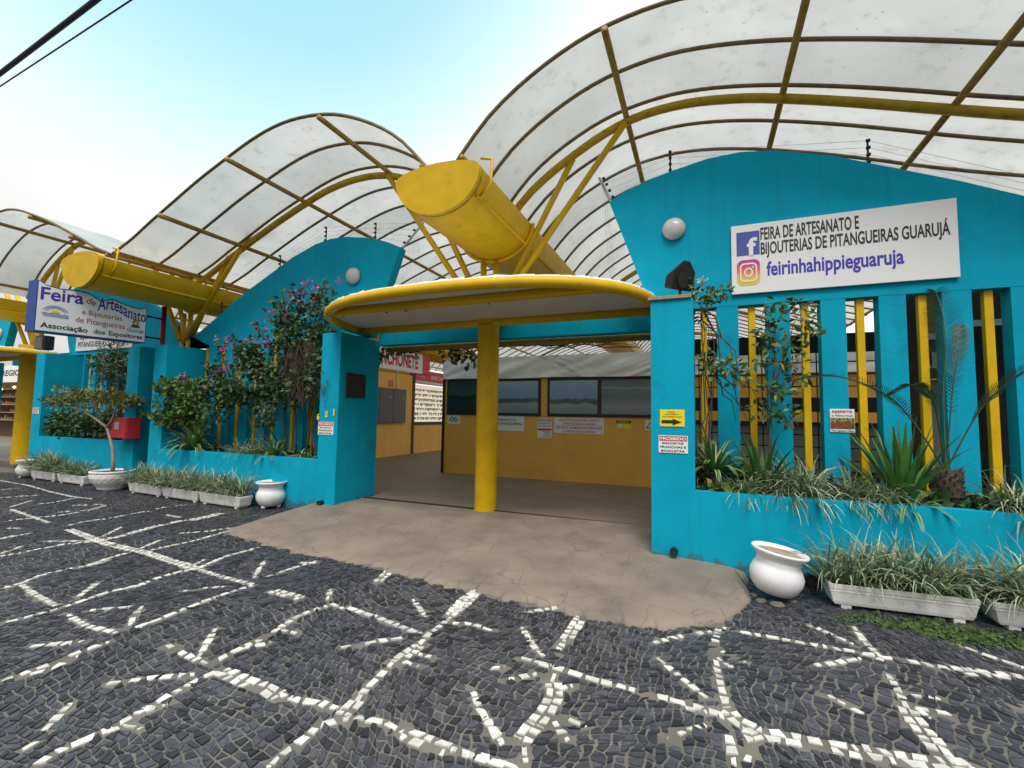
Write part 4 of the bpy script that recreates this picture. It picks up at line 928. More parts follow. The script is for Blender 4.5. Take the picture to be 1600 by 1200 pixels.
m = MB().tube([(x0+W*.1, yy, z0+H*.25), (x0+W*.4, yy, z0+H*.8), (x0+W*.7, yy, z0+H*.25), (x0+W*.1, yy, z0+H*.25)], .01, 4); part(r, 'emblem', m, 'letter_black')

# ------------------------------------------------------------------ snack bar and key-ring stall, left inside
SXW = -10.85
r = thing('snack_bar', 'ochre snack bar wall with a red lettered sign, inside on the left', 'stall', (SXW, 14.2, 0))
part(r, 'wall', MB().box((SXW-.2, 9.0, -.01), (SXW, 15.6, 3.15)), 'orange'); part(r, 'corner_post', MB().box((SXW-.05, 15.60, -.01), (SXW+.03, 15.75, 3.2)), 'brown')
sg = part(r, 'sign_board', MB().box((SXW-.1, 9.4, 3.28), (SXW+.05, 16.2, 4.3)), 'white_panel'); m = MB(); put_text(m, 'LANCHONETE', (SXW+.054, 13.02, 3.46), EY, EZ, .50, 2.85, 'L', .04); mesh_obj('lettering', m, 'letter_red', sg)
mesh_obj('red_end', MB().box((SXW-.1, 16.202, 3.28), (SXW+.056, 16.75, 4.3)), 'sign_red', sg)
part(r, 'conduit', MB().tube([(SXW+.03, 14.55, 2.58), (SXW+.03, 14.55, 3.26)], .02, 6), 'white_panel')
r = thing('meter_cabinet', 'dark grey metal cabinet on the snack bar wall', 'cabinet', (SXW, 14.0, 1.24))
part(r, 'case', MB().box((SXW+.001, 12.6, 1.25), (SXW+.10, 15.05, 2.55)), 'cabinet')
for k in range(3):
    d = part(r, 'door', MB().box((SXW+.101, 12.62+.81*k, 1.27), (SXW+.115, 13.41+.81*k, 2.53)), 'cabinet', bevel=.006); mesh_obj('latch', MB().box((SXW+.116, 13.2+.81*k, 2.2), (SXW+.13, 13.26+.81*k, 2.24)), 'steel', d)
r = thing('extinguisher_sign', 'small red sign above the grey cabinet', 'sign', (SXW, 14.15, 2.66)); part(r, 'panel', MB().box((SXW+.001, 14.05, 2.62), (SXW+.012, 14.30, 2.86)), 'sign_red'); m = MB(); put_text(m, '!', (SXW+.014, 14.175, 2.66), EY, EZ, .14, .03, 'C', .05); part(r, 'mark', m, 'white_panel')
r = thing('keyring_stall', 'lit stall hung with rows of key rings under a red sign', 'stall', (SXW, 17.6, 0))
part(r, 'lower_wall', MB().box((SXW-.4, 15.76, -.01), (SXW-.02, 20.5, 1.15)), 'orange'); part(r, 'frame', MB().box((SXW-.4, 15.76, 1.151), (SXW+.0, 20.5, 1.27)), 'brown')
part(r, 'display_board', MB().box((SXW-.42, 15.8, 1.28), (SXW-.32, 20.4, 2.85)), 'lit_display')
m = MB(); rk = random.Random(9)
for row in range(7):
    z = 2.68 - row*.2
    for k in range(70):
        y = 15.95+k*.063+rk.uniform(-.01, .01); h = rk.uniform(.06, .15)
        if rk.random() < .86: m.box((SXW-.31, y, z-h), (SXW-.30, y+rk.uniform(.018, .04), z))
part(r, 'key_rings', m, 'cabinet')['kind'] = 'stuff'
part(r, 'awning_roll', MB().tube([(SXW-.05, 15.8, 2.93), (SXW-.05, 20.4, 2.93)], .07, 8), 'tarp', smooth=True)
sg = part(r, 'sign_board', MB().box((SXW-.3, 15.8, 3.01), (SXW-.0, 20.4, 3.45)), 'sign_red'); 
for tx, yy_, zz_, hh_, ww_ in (('SASÁ CHAVEIROS', 16.95, 3.12, .16, 1.9), ('ALUMÍNIO', 16.15, 3.28, .07, .5), ('METAL', 16.15, 3.14, .07, .36)):
    m = MB(); put_text(m, tx, (SXW+.004, yy_, zz_), EY, EZ, hh_, ww_, 'L', .015); mesh_obj('lettering', m, 'white_panel', sg)
# far left entrance interior: lit stall
r = thing('far_stall', 'warmly lit stall with shelves inside the far left entrance', 'stall', (-30, 12, 0))
part(r, 'back_wall', MB().box((-42, 13, 0), (-24.0, 13.2, 3.4)), 'wood')
for k in range(5): part(r, 'shelf', MB().box((-42, 12.6, .9+.42*k), (-24.0, 12.99, .94+.42*k)), 'plank')
m = MB()
for k in range(5):
    for j in range(60):
        if rk.random() < .75: x = -41.9+.30*j; m.box((x, 12.7, .945+.42*k), (x+rk.uniform(.05, .11), 12.8, .945+.42*k+rk.uniform(.08, .28)))
part(r, 'goods', m, 'plank')['kind'] = 'stuff'
for k in range(12): part(r, 'bulb', MB().lathe([(.001, -.07), (.05, -.05), (.07, 0), (.05, .05), (.001, .07)], (-41+1.4*k, 12.4, 2.5+.1*(k % 3)), 10), 'lit_warm', smooth=True)
sg = part(r, 'sign_board', MB().box((-42, 12.2, 2.95), (-24.2, 12.3, 3.85)), 'tarp'); m = MB(); put_text(m, 'ARTIGOS REGIONAIS', (-38.0, 12.195, 3.3), EX, EZ, .3, 6.5, 'L', .03); mesh_obj('lettering', m, 'cabinet', sg)

# ------------------------------------------------------------------ behind the slots: lattice gates and stalls
def lattice(label, x0, x1, y, z1=2.55, step=.17, grp='dark lattice screens'):
    r = thing('lattice_screen', label, 'screen', ((x0+x1)/2, y, 0), grp)
    for z in (z1, 1.72, .72): part(r, 'rail', MB().box((x0, y-.03, z), (x1, y+.03, z+(.26 if z > 2 else .2))), 'brown')
    for x in (x0, x1-.07): part(r, 'stile', MB().box((x, y-.032, 0), (x+.07, y+.032, z1+.262)), 'brown')
    m = MB(); x = x0+.07
    while x < x1-.07: m.box((x, y-.008, .1), (x+.014, y+.008, z1)); x += step
    z = .2
    while z < z1: m.box((x0+.05, y-.006, z), (x1-.05, y+.006, z+.016)); z += step
    part(r, 'lattice', m, 'black_matt'); return r
lattice('dark lattice screen behind the right planter slots', -.45, 2.3, 7.55)
r = thing('wooden_post', 'dark reddish wooden post behind the fourth slot', 'post', (2.42, 7.7, 0)); part(r, 'post', MB().box((2.33, 7.5, 0), (2.62, 7.75, 3.3)), 'wood', bevel=.01)
r = thing('grey_counter', 'grey counter front seen through the right slots', 'counter', (1.2, 8.6, 0)); part(r, 'front', MB().box((-.2, 8.6, 0), (3.0, 8.7, 1.5)), 'sheet'); part(r, 'top', MB().box((-.25, 8.5, 1.501), (3.05, 9.2, 1.56)), 'wood')
r = thing('white_booth', 'white booth with lettered grey fascia behind the cycad', 'stall', (3.4, 8.2, 0))
part(r, 'front', MB().box((2.66, 8.2, 0), (4.0, 8.3, 2.2)), 'sheet'); sg = part(r, 'fascia', MB().box((2.66, 8.1, 2.21), (4.0, 8.18, 2.75)), 'cabinet'); m = MB(); put_text(m, 'LISI', (2.75, 8.095, 2.36), EX, EZ, .22, .62, 'L', .03); mesh_obj('lettering', m, 'white_panel', sg)
part(r, 'header', MB().box((2.66, 8.08, 2.752), (4.0, 8.2, 2.84)), 'white_panel'); part(r, 'upper_panel', MB().box((2.66, 8.12, 2.841), (4.0, 8.25, 3.6)), 'yellow_old')
r = thing('dark_door', 'dark blue-black door leaf behind the rightmost slot', 'door', (3.6, 7.4, 0)); part(r, 'leaf', MB().box((3.12, 7.4, 0), (4.4, 7.46, 2.8)), 'black_matt'); part(r, 'transom', MB().box((3.12, 7.4, 2.801), (4.4, 7.45, 2.88)), 'white_panel'); part(r, 'upper_leaf', MB().box((3.12, 7.4, 2.881), (4.4, 7.45, 3.4)), 'wood')
r = thing('dark_stall', 'dark stall row behind the bush planter', 'stall', (-8.6, 8.4, 0)); part(r, 'wall', MB().box((-10.6, 8.3, 0), (-7.7, 8.4, 2.9)), 'cyan'); part(r, 'counter', MB().box((-10.6, 8.0, .9), (-7.7, 8.29, .96)), 'wood')
r = thing('shaded_stall', 'shaded stall row behind the far planter', 'stall', (-14.4, 8.4, 0)); part(r, 'wall', MB().box((-17, 8.5, 0), (-12, 8.6, 2.9)), 'orange'); part(r, 'counter', MB().box((-17, 8.2, .9), (-12, 8.49, .96)), 'wood')

# ================================================================== pots and flower boxes
def pot_profile(s=1): return [(.10, 0), (.155, .015), (.195, .06), (.225, .13), (.228, .19), (.205, .25), (.182, .285), (.19, .305), (.18, .32), (.19, .335), (.215, .36), (.24, .385), (.243, .40), (.232, .408), (.205, .395), (.19, .37)]
def pot(label, loc, s=1.0, tilt=(0, 0, 0), feet=True, soil='dry_soil', grp='white clay pots', k=1.0):
    r = thing('clay_pot', label, 'pot', loc, grp); r['_o'] = [0, 0, 0]; r.rotation_euler = tilt
    P = [(a*s, b*s*k+.03*s) for a, b in pot_profile()]
    def wob(t, z): return 1 + .012*math.sin(3*t+z*40)*(1 if z > .24*s else .2)
    body = MB().lathe(P, (0, 0, 0), 44, wob=wob); body.add([(P[0][0]*math.cos(2*math.pi*i/44), P[0][0]*math.sin(2*math.pi*i/44), P[0][1]) for i in range(44)], [tuple(range(43, -1, -1))])
    part(r, 'body', body, 'pot', smooth=True)
    part(r, 'soil', MB().disc((0, 0, P[-1][1]+.004), (0, 0, 1), .2*s, 32, .004), soil)
    if feet:
        for q in range(3): t = 2.1*q+.5; part(r, 'foot', MB().lathe([(.001, -.002), (.028*s, 0), (.038*s, .03*s), (.03*s, .06*s), (.001, .07*s)], (.13*s*math.cos(t), .13*s*math.sin(t), 0), 12), 'pot', smooth=True)
    return r
p = onZ(1208, 938, SIDE_Z+.02); pot('white clay pot leaning on stones beside the ramp', (onY(1208, 938, p.y+.1).x, p.y+.1, SIDE_Z+.03), 1.04, (R(2), R(9), R(20)), False)
p = onZ(422, 798, SIDE_Z+.012); pot('white clay pot standing upright left of the ramp', (onY(422, 798, p.y+.2).x, p.y+.2, SIDE_Z+.012), 1.08)
p = onZ(44, 737, SIDE_Z); pot('small white clay pot at the far end of the box row', (onY(44, 737, 6.1).x, 6.1, SIDE_Z+.012), 1.0)
# stones propping the leaning pot
for k, (px, py, s) in enumerate(((1190, 945, .05), (1216, 952, .06), (1238, 945, .045), (1180, 935, .04))):
    q = onZ(px, py, SIDE_Z); m = MB(); rr = random.Random(k)
    m.lathe([(.001, -s*.2), (s*.8, 0), (s, s*.35), (s*.7, s*.7), (.001, s*.8)], (q.x, q.y+.05, SIDE_Z), 9, wob=lambda t, z: 1+.18*math.sin(2*t+k)+.1*math.sin(3*t)); tag(mesh_obj('stone', m, 'grout', smooth=False), 'rough grey stone propping the leaning pot', 'stone', 'stones under the leaning pot')
def tuft_blades(m, c, n, L, spread, droop, wd, lean=(0, 0), jit=.05, el0=.25):
    for _ in range(n):
        t = rnd(0, 2*math.pi); el = rnd(el0, 1.35); d = Vector((math.cos(t)*math.cos(el)*spread+lean[0], math.sin(t)*math.cos(el)*spread+lean[1], math.sin(el)))
        m.mi = 1 if random.random() < .4 else 0
        m.blade(Vector(c)+Vector((rnd(-jit, jit), rnd(-jit, jit), 0)), d, L*rnd(.6, 1.15), wd*rnd(.7, 1.25), droop*rnd(.7, 1.5), 6, roll=rnd(-.7, .7))
def flower_box(label, x0, y0, ln, yaw=0, plant=True, dens=1.0, plabel='', L=.36):
    r = thing('flower_box', label, 'flower box', (x0, y0, SIDE_Z), 'white stone flower boxes'); r['_o'] = [0, 0, 0]; r.rotation_euler = (0, 0, yaw)
    m = MB(); dep, h, f = .26, .21, .035
    def ring(z, ins): return [(ins, ins*.6, z), (ln-ins, ins*.6, z), (ln-ins, dep-ins*.6, z), (ins, dep-ins*.6, z)]
    lv = [ring(f, .045), ring(f+.03, .03), ring(.15, .012), ring(.16, .004), ring(.172, .010), ring(.185, .0), ring(h+f-.02, 0), ring(h+f-.02, .03), ring(h+f-.07, .035)]
    vs = [q for k in lv for q in k]; fs = [(3, 2, 1, 0)]
    for k in range(len(lv)-1): fs += [(4*k+i, 4*k+(i+1) % 4, 4*k+4+(i+1) % 4, 4*k+4+i) for i in range(4)]
    m.add(vs, fs); part(r, 'trough', m, 'jardiniere', bevel=.006)
    part(r, 'soil', MB().box((.03, .025, h+f-.09), (ln-.03, dep-.025, h+f-.06)), 'soil')
    for x in (.14, ln-.14): part(r, 'foot', MB().box((x-.04, .03, -.004), (x+.04, dep-.03, f+.004)), 'jardiniere')
    if plant:
        g = thing('border_grass', plabel, 'plant', (x0, y0, SIDE_Z+.17), 'variegated grasses in the flower boxes'); g['_o'] = [0, 0, 0]; g.rotation_euler = (0, 0, yaw); mb = MB()
        for k in range(int(ln*9*dens)):
            c = (ln*(k+.5)/(ln*9*dens)+rnd(-.03, .03), rnd(.05, dep-.06), 0)
            tuft_blades(mb, c, 58, L, .8, 1.75, .016, (rnd(-.12, .12), -.06), .05, .6)
        part(g, 'leaves', mb, ['variegated', 'variegated_pale'])
    return r
q = onZ(1297, 950, SIDE_Z)
flower_box('white flower box right of the leaning pot', q.x, q.y, 1.12, R(4), plabel='pale striped grass spilling over the box beside the leaning pot', dens=1.25, L=.58)
flower_box('white flower box cut off by the right edge of the picture', q.x+1.2, q.y+.07, 1.12, R(2), plabel='pale striped grass at the right edge of the picture', dens=1.2, L=.58)
xa = -11.16
labs = [('flower box next to the bonsai pot', 'striped grass clump next to the bonsai pot'), ('middle flower box of the three before the bush planter', 'striped grass in the middle box before the bush planter'), ('flower box beside the upright pot left of the ramp', 'striped grass beside the upright pot left of the ramp')]
for k in range(3): flower_box('white '+labs[k][0], xa+1.2*k, 5.92-.05*k, 1.16, R(-2), plabel='greyish '+labs[k][1], dens=1.2, L=.52)
flower_box('bare-fronted flower box left of the bonsai pot', -14.05, 5.98, 1.15, R(-1), plabel='thin striped grass left of the bonsai pot', dens=.9, L=.45)
flower_box('far white flower box next to the small pot', -15.3, 6.0, 1.15, R(-1), plabel='bushy striped grass beside the small far pot', dens=1.4, L=.62)
# bonsai pot: bowl with scales
q = onZ(174, 764, SIDE_Z); BP = Vector((onY(174, 764, 6.0).x, 6.0, SIDE_Z+.02))
r = thing('bonsai_pot', 'wide white pot with scale relief holding the small tree', 'pot', BP); r['_o'] = [0, 0, 0]
P = [(.22, 0), (.25, .02), (.25, .05), (.265, .07), (.33, .16), (.375, .26), (.385, .33), (.375, .355), (.395, .37), (.40, .395), (.38, .405), (.355, .39), (.34, .36)]
def wob(t, z):
    return 1+(.03*abs(math.sin(t*10+(math.pi/2 if int(z/.065) % 2 else 0)))*math.sin(math.pi*min(1, max(0, (z-.06)/.28))) if .07 < z < .34 else 0)
PP = []
for (a, b), (c, d) in zip(P, P[1:]):
    nseg = 5 if .06 < b < .33 else 1
    for k in range(nseg): PP.append((a+(c-a)*k/nseg, b+(d-b)*k/nseg))
PP.append(P[-1])
part(r, 'body', MB().lathe(PP, (0, 0, 0), 80, wob=wob), 'pot', smooth=True); part(r, 'soil', MB().disc((0, 0, .36), (0, 0, 1), .35, 32, .006), 'soil')
part(r, 'foot', MB().lathe([(.16, -.022), (.2, -.02), (.22, .003), (.001, .003)], (0, 0, 0), 24), 'pot')

# ================================================================== plants
def leaves_at(m, c, n, rad, size, flat_=1.0, aspect=.55, up=.4):
    c = Vector(c)
    for _ in range(n):
        o = rvec(); o = Vector((o.x*rad[0], o.y*rad[1], o.z*rad[2])); d = (o.normalized()*.6 + rvec()*.8 + Vector((0, 0, -.15))); L = size*rnd(.6, 1.25)
        m.leaf(c+o, d, rvec()+Vector((0, -up*.6, up)), L, L*aspect*rnd(.8, 1.2))
def stems(m, pts_list, r0):
    for pts in pts_list: m.tube(pts, [r0*(1-.75*i/(len(pts)-1)) for i in range(len(pts))], 6)
def wander(a, b, n=6, j=.05):
    a, b = Vector(a), Vector(b); return [a.lerp(b, i/n) + (rvec()*j if 0 < i < n else Vector()) for i in range(n+1)]
# --- the small tree in the bonsai pot
r = thing('small_tree', 'small bare-stemmed tree with a flat crown in the scaled pot', 'tree', BP+Vector((0, 0, .36)))
m = MB(); b0 = BP+Vector((0, 0, .33)); k1 = onY(176, 700, BP.y); k2 = onY(167, 668, BP.y); k3 = onY(150, 655, BP.y); k4 = onY(180, 640, BP.y)
m.tube([b0, k1.lerp(b0, .5)+Vector((.03, 0, 0)), k1, k2], [.042, .034, .03, .026], 9)
m.tube([k2, k3, onY(128, 640, BP.y), onY(108, 636, BP.y)], [.03, .024, .018, .01], 7); m.tube([k2, onY(176, 655, BP.y), k4, onY(195, 622, BP.y)], [.03, .024, .018, .01], 7)
for px, py, dy in ((100, 622, -.15), (130, 612, .2), (150, 607, -.2), (170, 610, .2), (190, 620, -.1), (140, 622, .3), (160, 618, -.3)):
    m.tube(wander(onY(155+(px-150)*.3, 645, BP.y), onY(px, py, BP.y)+Vector((0, dy, 0)), 4, .04), [.016, .014, .012, .009, .005], 5)
part(r, 'trunk', m, 'bark_pale', smooth=True)
m = MB()
for _ in range(52):
    px = rnd(88, 200); t = (px-146)/58; py = 626 - 16*(1-t*t)**.5*rnd(.1, 1.3) if abs(t) < 1 else 626; c = onY(px, py+rnd(0, 10), BP.y)+Vector((0, rnd(-.4, .4)*(1-.5*abs(t)), 0))
    m.mi = random.choice((0, 0, 1)); leaves_at(m, c, 44, (.17, .17, .075), .08, aspect=.55)
part(r, 'crown', m, ['leaf_olive', 'leaf_yellow'])
def strap_plant(label, base, n, L, wd, droop, mats, el=(.35, 1.35), stripe=True, trunk=0, name='strap_plant', cat='plant', spread=1, group=None):
    n = int(n*1.4); L *= 1.25; wd *= 1.05
    base = Vector(base); r = thing(name, label, cat, base, group); m = MB(); top = base + Vector((0, 0, trunk))
    if trunk: part(r, 'trunk', MB().tube(wander(base-Vector((0, 0, .04)), top, 5, .008), [.07, .075, .065, .06, .055, .05], 10), 'bark', smooth=True)
    for i in range(n):
        t = i*2.399+rnd(-.2, .2); e = el[0]+(el[1]-el[0])*(i/n)**.8; d = Vector((math.cos(t)*math.cos(e)*spread, math.sin(t)*math.cos(e)*spread, math.sin(e)))
        LL = L*rnd(.75, 1.15); ww = wd*rnd(.8, 1.2); p0 = top+Vector((math.cos(t)*.02, math.sin(t)*.02, 0)); dr = droop*rnd(.8, 1.3)
        m.mi = 0; m.blade(p0, d, LL, ww, dr, 7)
        if stripe:
            sd = d.cross(EZ); sd = sd.normalized() if sd.length > 1e-3 else EX
            for s in (-1, 1):
                m.mi = 1; m.blade(p0+sd*s*ww*.40+Vector((0, 0, .004)), d, LL*.985, ww*.22, dr, 7)
    part(r, 'leaves', m, mats, smooth=True); return r
def grass_clump(label, base, n, L, droop=1.9, wd=.016, mats=('variegated', 'variegated_pale'), lean=(0, -.15), rad=.10, group='striped grasses in the planters'):
    n = int(n*2.0); L *= 1.2; base = Vector(base) + Vector((0, .10, .02))
    base = Vector(base); r = thing('grass_clump', label, 'plant', base, group); m = MB(); tuft_blades(m, base, n, L, 1.0, droop, wd, lean, rad); part(r, 'leaves', m, list(mats)); return r
ZS = .67
def R_(px, Y=6.15): v = onY(px, 740, Y); return Vector((v.x, Y, ZS))
# --- right planter
strap_plant('striped rosette plant on a short scaly trunk beside the right pier', R_(1116, 6.2), 30, .42, .042, 1.7, ['strap', 'cream_stripe'], trunk=.27, name='dracaena')
strap_plant('broad glossy green strap plant under the thin shrub', R_(1190, 6.3), 26, .62, .055, 1.0, ['strap', 'leaf'], (.7, 1.4), False)
strap_plant('tall dark green strap plant left of the cycad', R_(1408, 6.2), 34, .74, .055, .55, ['strap', 'leaf'], (.75, 1.5), False)
strap_plant('small striped spider plant in front of the tall strap plant', R_(1418, 5.98), 20, .36, .03, 2.0, ['strap', 'cream_stripe'], (.2, 1.3), name='spider_plant')
for px, Y, n, L, lab in ((1168, 5.98, 90, .34, 'striped grass clump below the rosette plant'), (1222, 6.02, 130, .46, 'striped grass clump under the second yellow bar'), (1262, 6.0, 130, .50, 'striped grass clump hanging over the wall below the third yellow bar'), (1335, 5.98, 100, .36, 'striped grass clump below the flower picture sign'), (1372, 5.97, 110, .38, 'striped grass clump left of the spider plant'), (1590, 5.99, 130, .42, 'striped grass clump at the right end of the planter')):
    grass_clump(lab, R_(px, Y), n, L)
def leafy(label, centers, size, mats, stem_pts=None, name='shrub', aspect=.55, base=None, stem_r=.014, cat='shrub', flowers=None, fm='petal', twig=None, stem_mat='twig'):
    base = Vector(base if base is not None else centers[0][0]); r = thing(name, label, cat, base); 
    if stem_pts: m = MB(); stems(m, stem_pts, stem_r); part(r, 'stems', m, stem_mat, smooth=True)
    m = MB()
    for c, rad, n in centers:
        m.mi = 0
        for _ in range(n):
            m.mi = random.randrange(len(mats)); leaves_at(m, c, 1, rad, size, aspect=aspect)
    part(r, 'foliage', m, list(mats))
    if flowers:
        m = MB()
        for c, rad, n in flowers: leaves_at(m, c, n, rad, .045, aspect=.9)
        part(r, 'flowers', m, fm)
    if twig:
        m = MB()
        for c, rad, n in twig:
            for _ in range(n):
                o = rvec(); a = Vector(c)+Vector((o.x*rad[0], o.y*rad[1], o.z*rad[2])); m.tube(wander(a, a+Vector((rnd(-.15, .15), rnd(-.1, .1), rnd(-.5, .05))), 3, .05), .0045, 4, False)
        part(r, 'dry_twigs', m, 'twig')
    return r
def P_(px, py, Y): return onY(px, py, Y)
# thin tall shrub
S0 = R_(1200, 6.3); tops = [(1212, 478), (1252, 480), (1180, 520), (1232, 520), (1215, 560), (1250, 560)]
st_ = [wander(S0, P_(1205, 620, 6.3), 4, .02)+wander(P_(1205, 620, 6.3), P_(x, y, 6.3), 5, .03)[1:] for x, y in tops]
cs = []
for x, y in [(1213, 476), (1212, 495), (1210, 520), (1252, 478), (1258, 500), (1262, 520), (1242, 545), (1196, 515), (1190, 535), (1218, 540), (1220, 560), (1240, 570), (1186, 565), (1222, 610), (1200, 610), (1225, 640), (1205, 645), (1185, 640), (1232, 655), (1250, 590)]:
    cs.append((P_(x, y, 6.3+rnd(-.1, .1)), (.11, .10, .08), 22))
leafy('tall thin shrub with upright leaf tufts between the first yellow bars', cs, .115, ('leaf', 'leaf_dark', 'leaf_yellow'), st_, aspect=.42, base=S0)
# vine on the right pier's edge
cs = [(P_(x, y, 6.0+rnd(-.05, .1)), (.13, .1, .1), n) for x, y, n in ((1100, 455, 46), (1115, 462, 40), (1125, 455, 26), (1092, 470, 34), (1098, 500, 18), (1105, 560, 34), (1125, 570, 36), (1140, 572, 40), (1155, 580, 30), (1150, 590, 22), (1112, 578, 24))]
st_ = [wander(P_(1100+dx, 745, 6.15), P_(1096+dx2, 470, 6.05), 9, .06) for dx, dx2 in ((0, 0), (8, 8), (-6, 4), (14, -2), (5, 15))] + [wander(P_(1095, 480, 6.05), P_(1150+dx, 590+dx, 6.1), 6, .09) for dx in (0, 20, 35, -15)] + [wander(P_(1105, 560, 6.1), P_(1170+dx, 660, 6.2), 6, .07) for dx in (0, 15, -20)]
leafy('tangled vine climbing beside the right pier up to the speaker', cs, .085, ('leaf', 'leaf_dark', 'leaf_yellow'), st_, 'climbing_vine', base=R_(1100, 6.15), stem_r=.012, cat='vine', flowers=[(P_(1098, 437, 6.0), (.06, .05, .03), 14), (P_(1090, 452, 6.0), (.04, .03, .03), 6)], fm='petal_white')
# low leafy ground plants
for px, Y, lab in ((1545, 6.1, 'low dark leafy plant right of the cycad trunk'), (1500, 6.05, 'low round-leaved plant at the foot of the cycad'), (1135, 5.98, 'pale green leafy plant below the rosette plant')):
    leafy(lab, [(R_(px, Y)+Vector((dx, rnd(-.08, .08), .09)), (.10, .09, .08), 34) for dx in (-.14, 0, .14)], .12, ('leaf_dark', 'leaf') if px > 1200 else ('leaf', 'leaf_yellow'), None, 'leafy_plant', base=R_(px, Y), cat='plant', aspect=.7)
for px, Y, lab, mts in ((1102, 6.35, 'dark leafy plant in the left corner of the right planter', ('leaf_dark', 'leaf')), (1160, 6.4, 'dark leafy plant behind the striped rosette', ('leaf_dark', 'leaf')), (1225, 6.3, 'green leafy plant at the foot of the thin shrub', ('leaf', 'leaf_dark')), (1300, 6.35, 'dark leafy plant behind the hanging grass below the flower sign', ('leaf_dark', 'leaf')), (1350, 6.3, 'green leafy plant left of the tall strap plant', ('leaf', 'leaf_bright'))):
    leafy(lab, [(R_(px, Y)+Vector((dx, rnd(-.1, .1), .14+rnd(-.04, .08))), (.13, .10, .13), 36) for dx in (-.16, 0, .16)], .13, mts, None, 'leafy_plant', base=R_(px, Y), cat='plant', aspect=.42)
# cycad
CB = R_(1478, 6.22); r = thing('cycad', 'cycad palm with dark trunk and long feathery fronds before the fifth slot', 'palm', CB)
m = MB(); m.tube([CB-Vector((0, 0, .05)), CB+Vector((.01, 0, .15)), CB+Vector((0, 0, .34)), CB+Vector((0, 0, .44))], [.12, .135, .12, .07], 14)
for k in range(90):
    t = k*2.4; z = .02+.42*k/90; p = CB+Vector((math.cos(t)*.115, math.sin(t)*.115, z)); m.tube([p, p+Vector((math.cos(t)*.028, math.sin(t)*.028, .04))], [.018, .006], 4)
part(r, 'trunk', m, 'bark')
def frond(m, pts, lw):
    P = [Vector(p) for p in pts]; n = 72; path = []
    for i in range(n+1):
        t = i/n*(len(P)-1); k = min(int(t), len(P)-2); u = t-k; p0, p1, p2, p3 = P[max(k-1, 0)], P[k], P[k+1], P[min(k+2, len(P)-1)]
        path.append(.5*((2*p1)+(p2-p0)*u+(2*p0-5*p1+4*p2-p3)*u*u+(3*p1-p0-3*p2+p3)*u**3))
    m.tube(path, [.010*(1-.7*i/n) for i in range(n+1)], 5)
    for i in range(16, n+1):
        t = i/n; d = (path[min(i+1, n)]-path[max(i-1, 0)]).normalized(); sd = d.cross(EZ)
        if sd.length < .25: sd = d.cross(EY)
        sd.normalize(); L = lw*(math.sin(math.pi*min(1, (t-.1)/.95))**.6)*rnd(.9, 1.05)+.01
        for s in (-1, 1): m.blade(path[i], (sd*s*.9+d*.55+Vector((0, 0, .25))), L, .0095, .5, 3, tipw=.25, roll=s*rnd(.5, 1.1))
T = CB+Vector((0, 0, .42)); m = MB()
for pts, lw in (([T, P_(1420, 650, 6.0), P_(1370, 608, 5.85), P_(1300, 588, 5.75), P_(1236, 596, 5.65)], .17), ([T, P_(1474, 610, 6.2), P_(1478, 540, 6.2), P_(1473, 490, 6.25), P_(1462, 455, 6.3)], .21), ([T, P_(1525, 650, 6.1), P_(1560, 610, 5.95), P_(1600, 580, 5.8), P_(1650, 560, 5.6)], .17), ([T, P_(1462, 640, 6.1), P_(1445, 612, 5.95), P_(1425, 602, 5.85), P_(1390, 618, 5.75)], .10), ([T, P_(1490, 600, 6.3), P_(1500, 540, 6.4), P_(1500, 510, 6.5)], .11)):
    frond(m, pts, lw)
part(r, 'fronds', m, 'cycad')
# --- left planter
def L_(px, Y=6.65): v = onY(px, 700, Y); return Vector((v.x, Y, ZS))
def cl(pxs, Y, rad, n): return [(P_(x, y, Y+rnd(-.22, .22)), rad, n) for x, y in pxs]
cs = cl([(rnd(248, 318), rnd(600, 660)) for _ in range(64)], 6.45, (.15, .18, .15), 46) + cl([(232, 645), (240, 648), (225, 647), (246, 600), (250, 610)], 6.25, (.12, .06, .06), 16)
leafy('dense bright green bush over the left pier of the bush planter', cs, .105, ('leaf_bright', 'leaf_bright', 'leaf'), [wander(L_(290, 6.55), P_(275+10*k, 620, 6.5), 5, .05) for k in range(4)], base=L_(290, 6.55), aspect=.65, flowers=[(P_(x, y, 6.3), (.10, .05, .05), 16) for x, y in ((286, 585), (290, 598), (283, 600), (318, 606), (304, 622))])
cs = []
for _ in range(160):
    x = rnd(335, 508); top = 592 - (x-325)*.55 + 26*math.sin(x*.11); y = rnd(max(500, top), 646 - max(0, x-430)*.7 + 14*math.sin(x*.17)); cs.append((P_(x, y, 6.55+rnd(-.22, .25)), (rnd(.09, .20), .16, rnd(.08, .16)), random.choice((16, 30, 44))))
for _ in range(40):
    x = rnd(440, 522); y = rnd(455, 540); cs.append((P_(x, y, 6.55+rnd(-.2, .2)), (.12, .12, .11), 15))
sprays = []
for x0, y0, x1, y1 in ((360, 590, 342, 535), (380, 570, 362, 520), (400, 560, 404, 512), (420, 540, 398, 500), (440, 520, 418, 488), (450, 500, 432, 470), (470, 480, 452, 448), (350, 600, 322, 566), (430, 600, 395, 585), (500, 470, 508, 436)):
    a_, b_ = P_(x0, y0, 6.5), P_(x1, y1, 6.35); sprays.append(wander(a_, b_, 6, .03))
    for k in range(7): cs.append((a_.lerp(b_, k/6), (.06, .06, .05), 4))
st_ = [wander(L_(420+14*k, 6.7), P_(x, y, 6.6), 8, .09) for k, (x, y) in enumerate(((350, 580), (390, 530), (430, 500), (470, 450), (500, 440), (520, 450), (460, 560)))] + [wander(P_(455, 520, 6.6), P_(x, y, 6.5), 6, .05) for x, y in ((436, 480), (425, 485), (480, 440), (486, 438), (528, 440), (420, 512), (437, 450))]
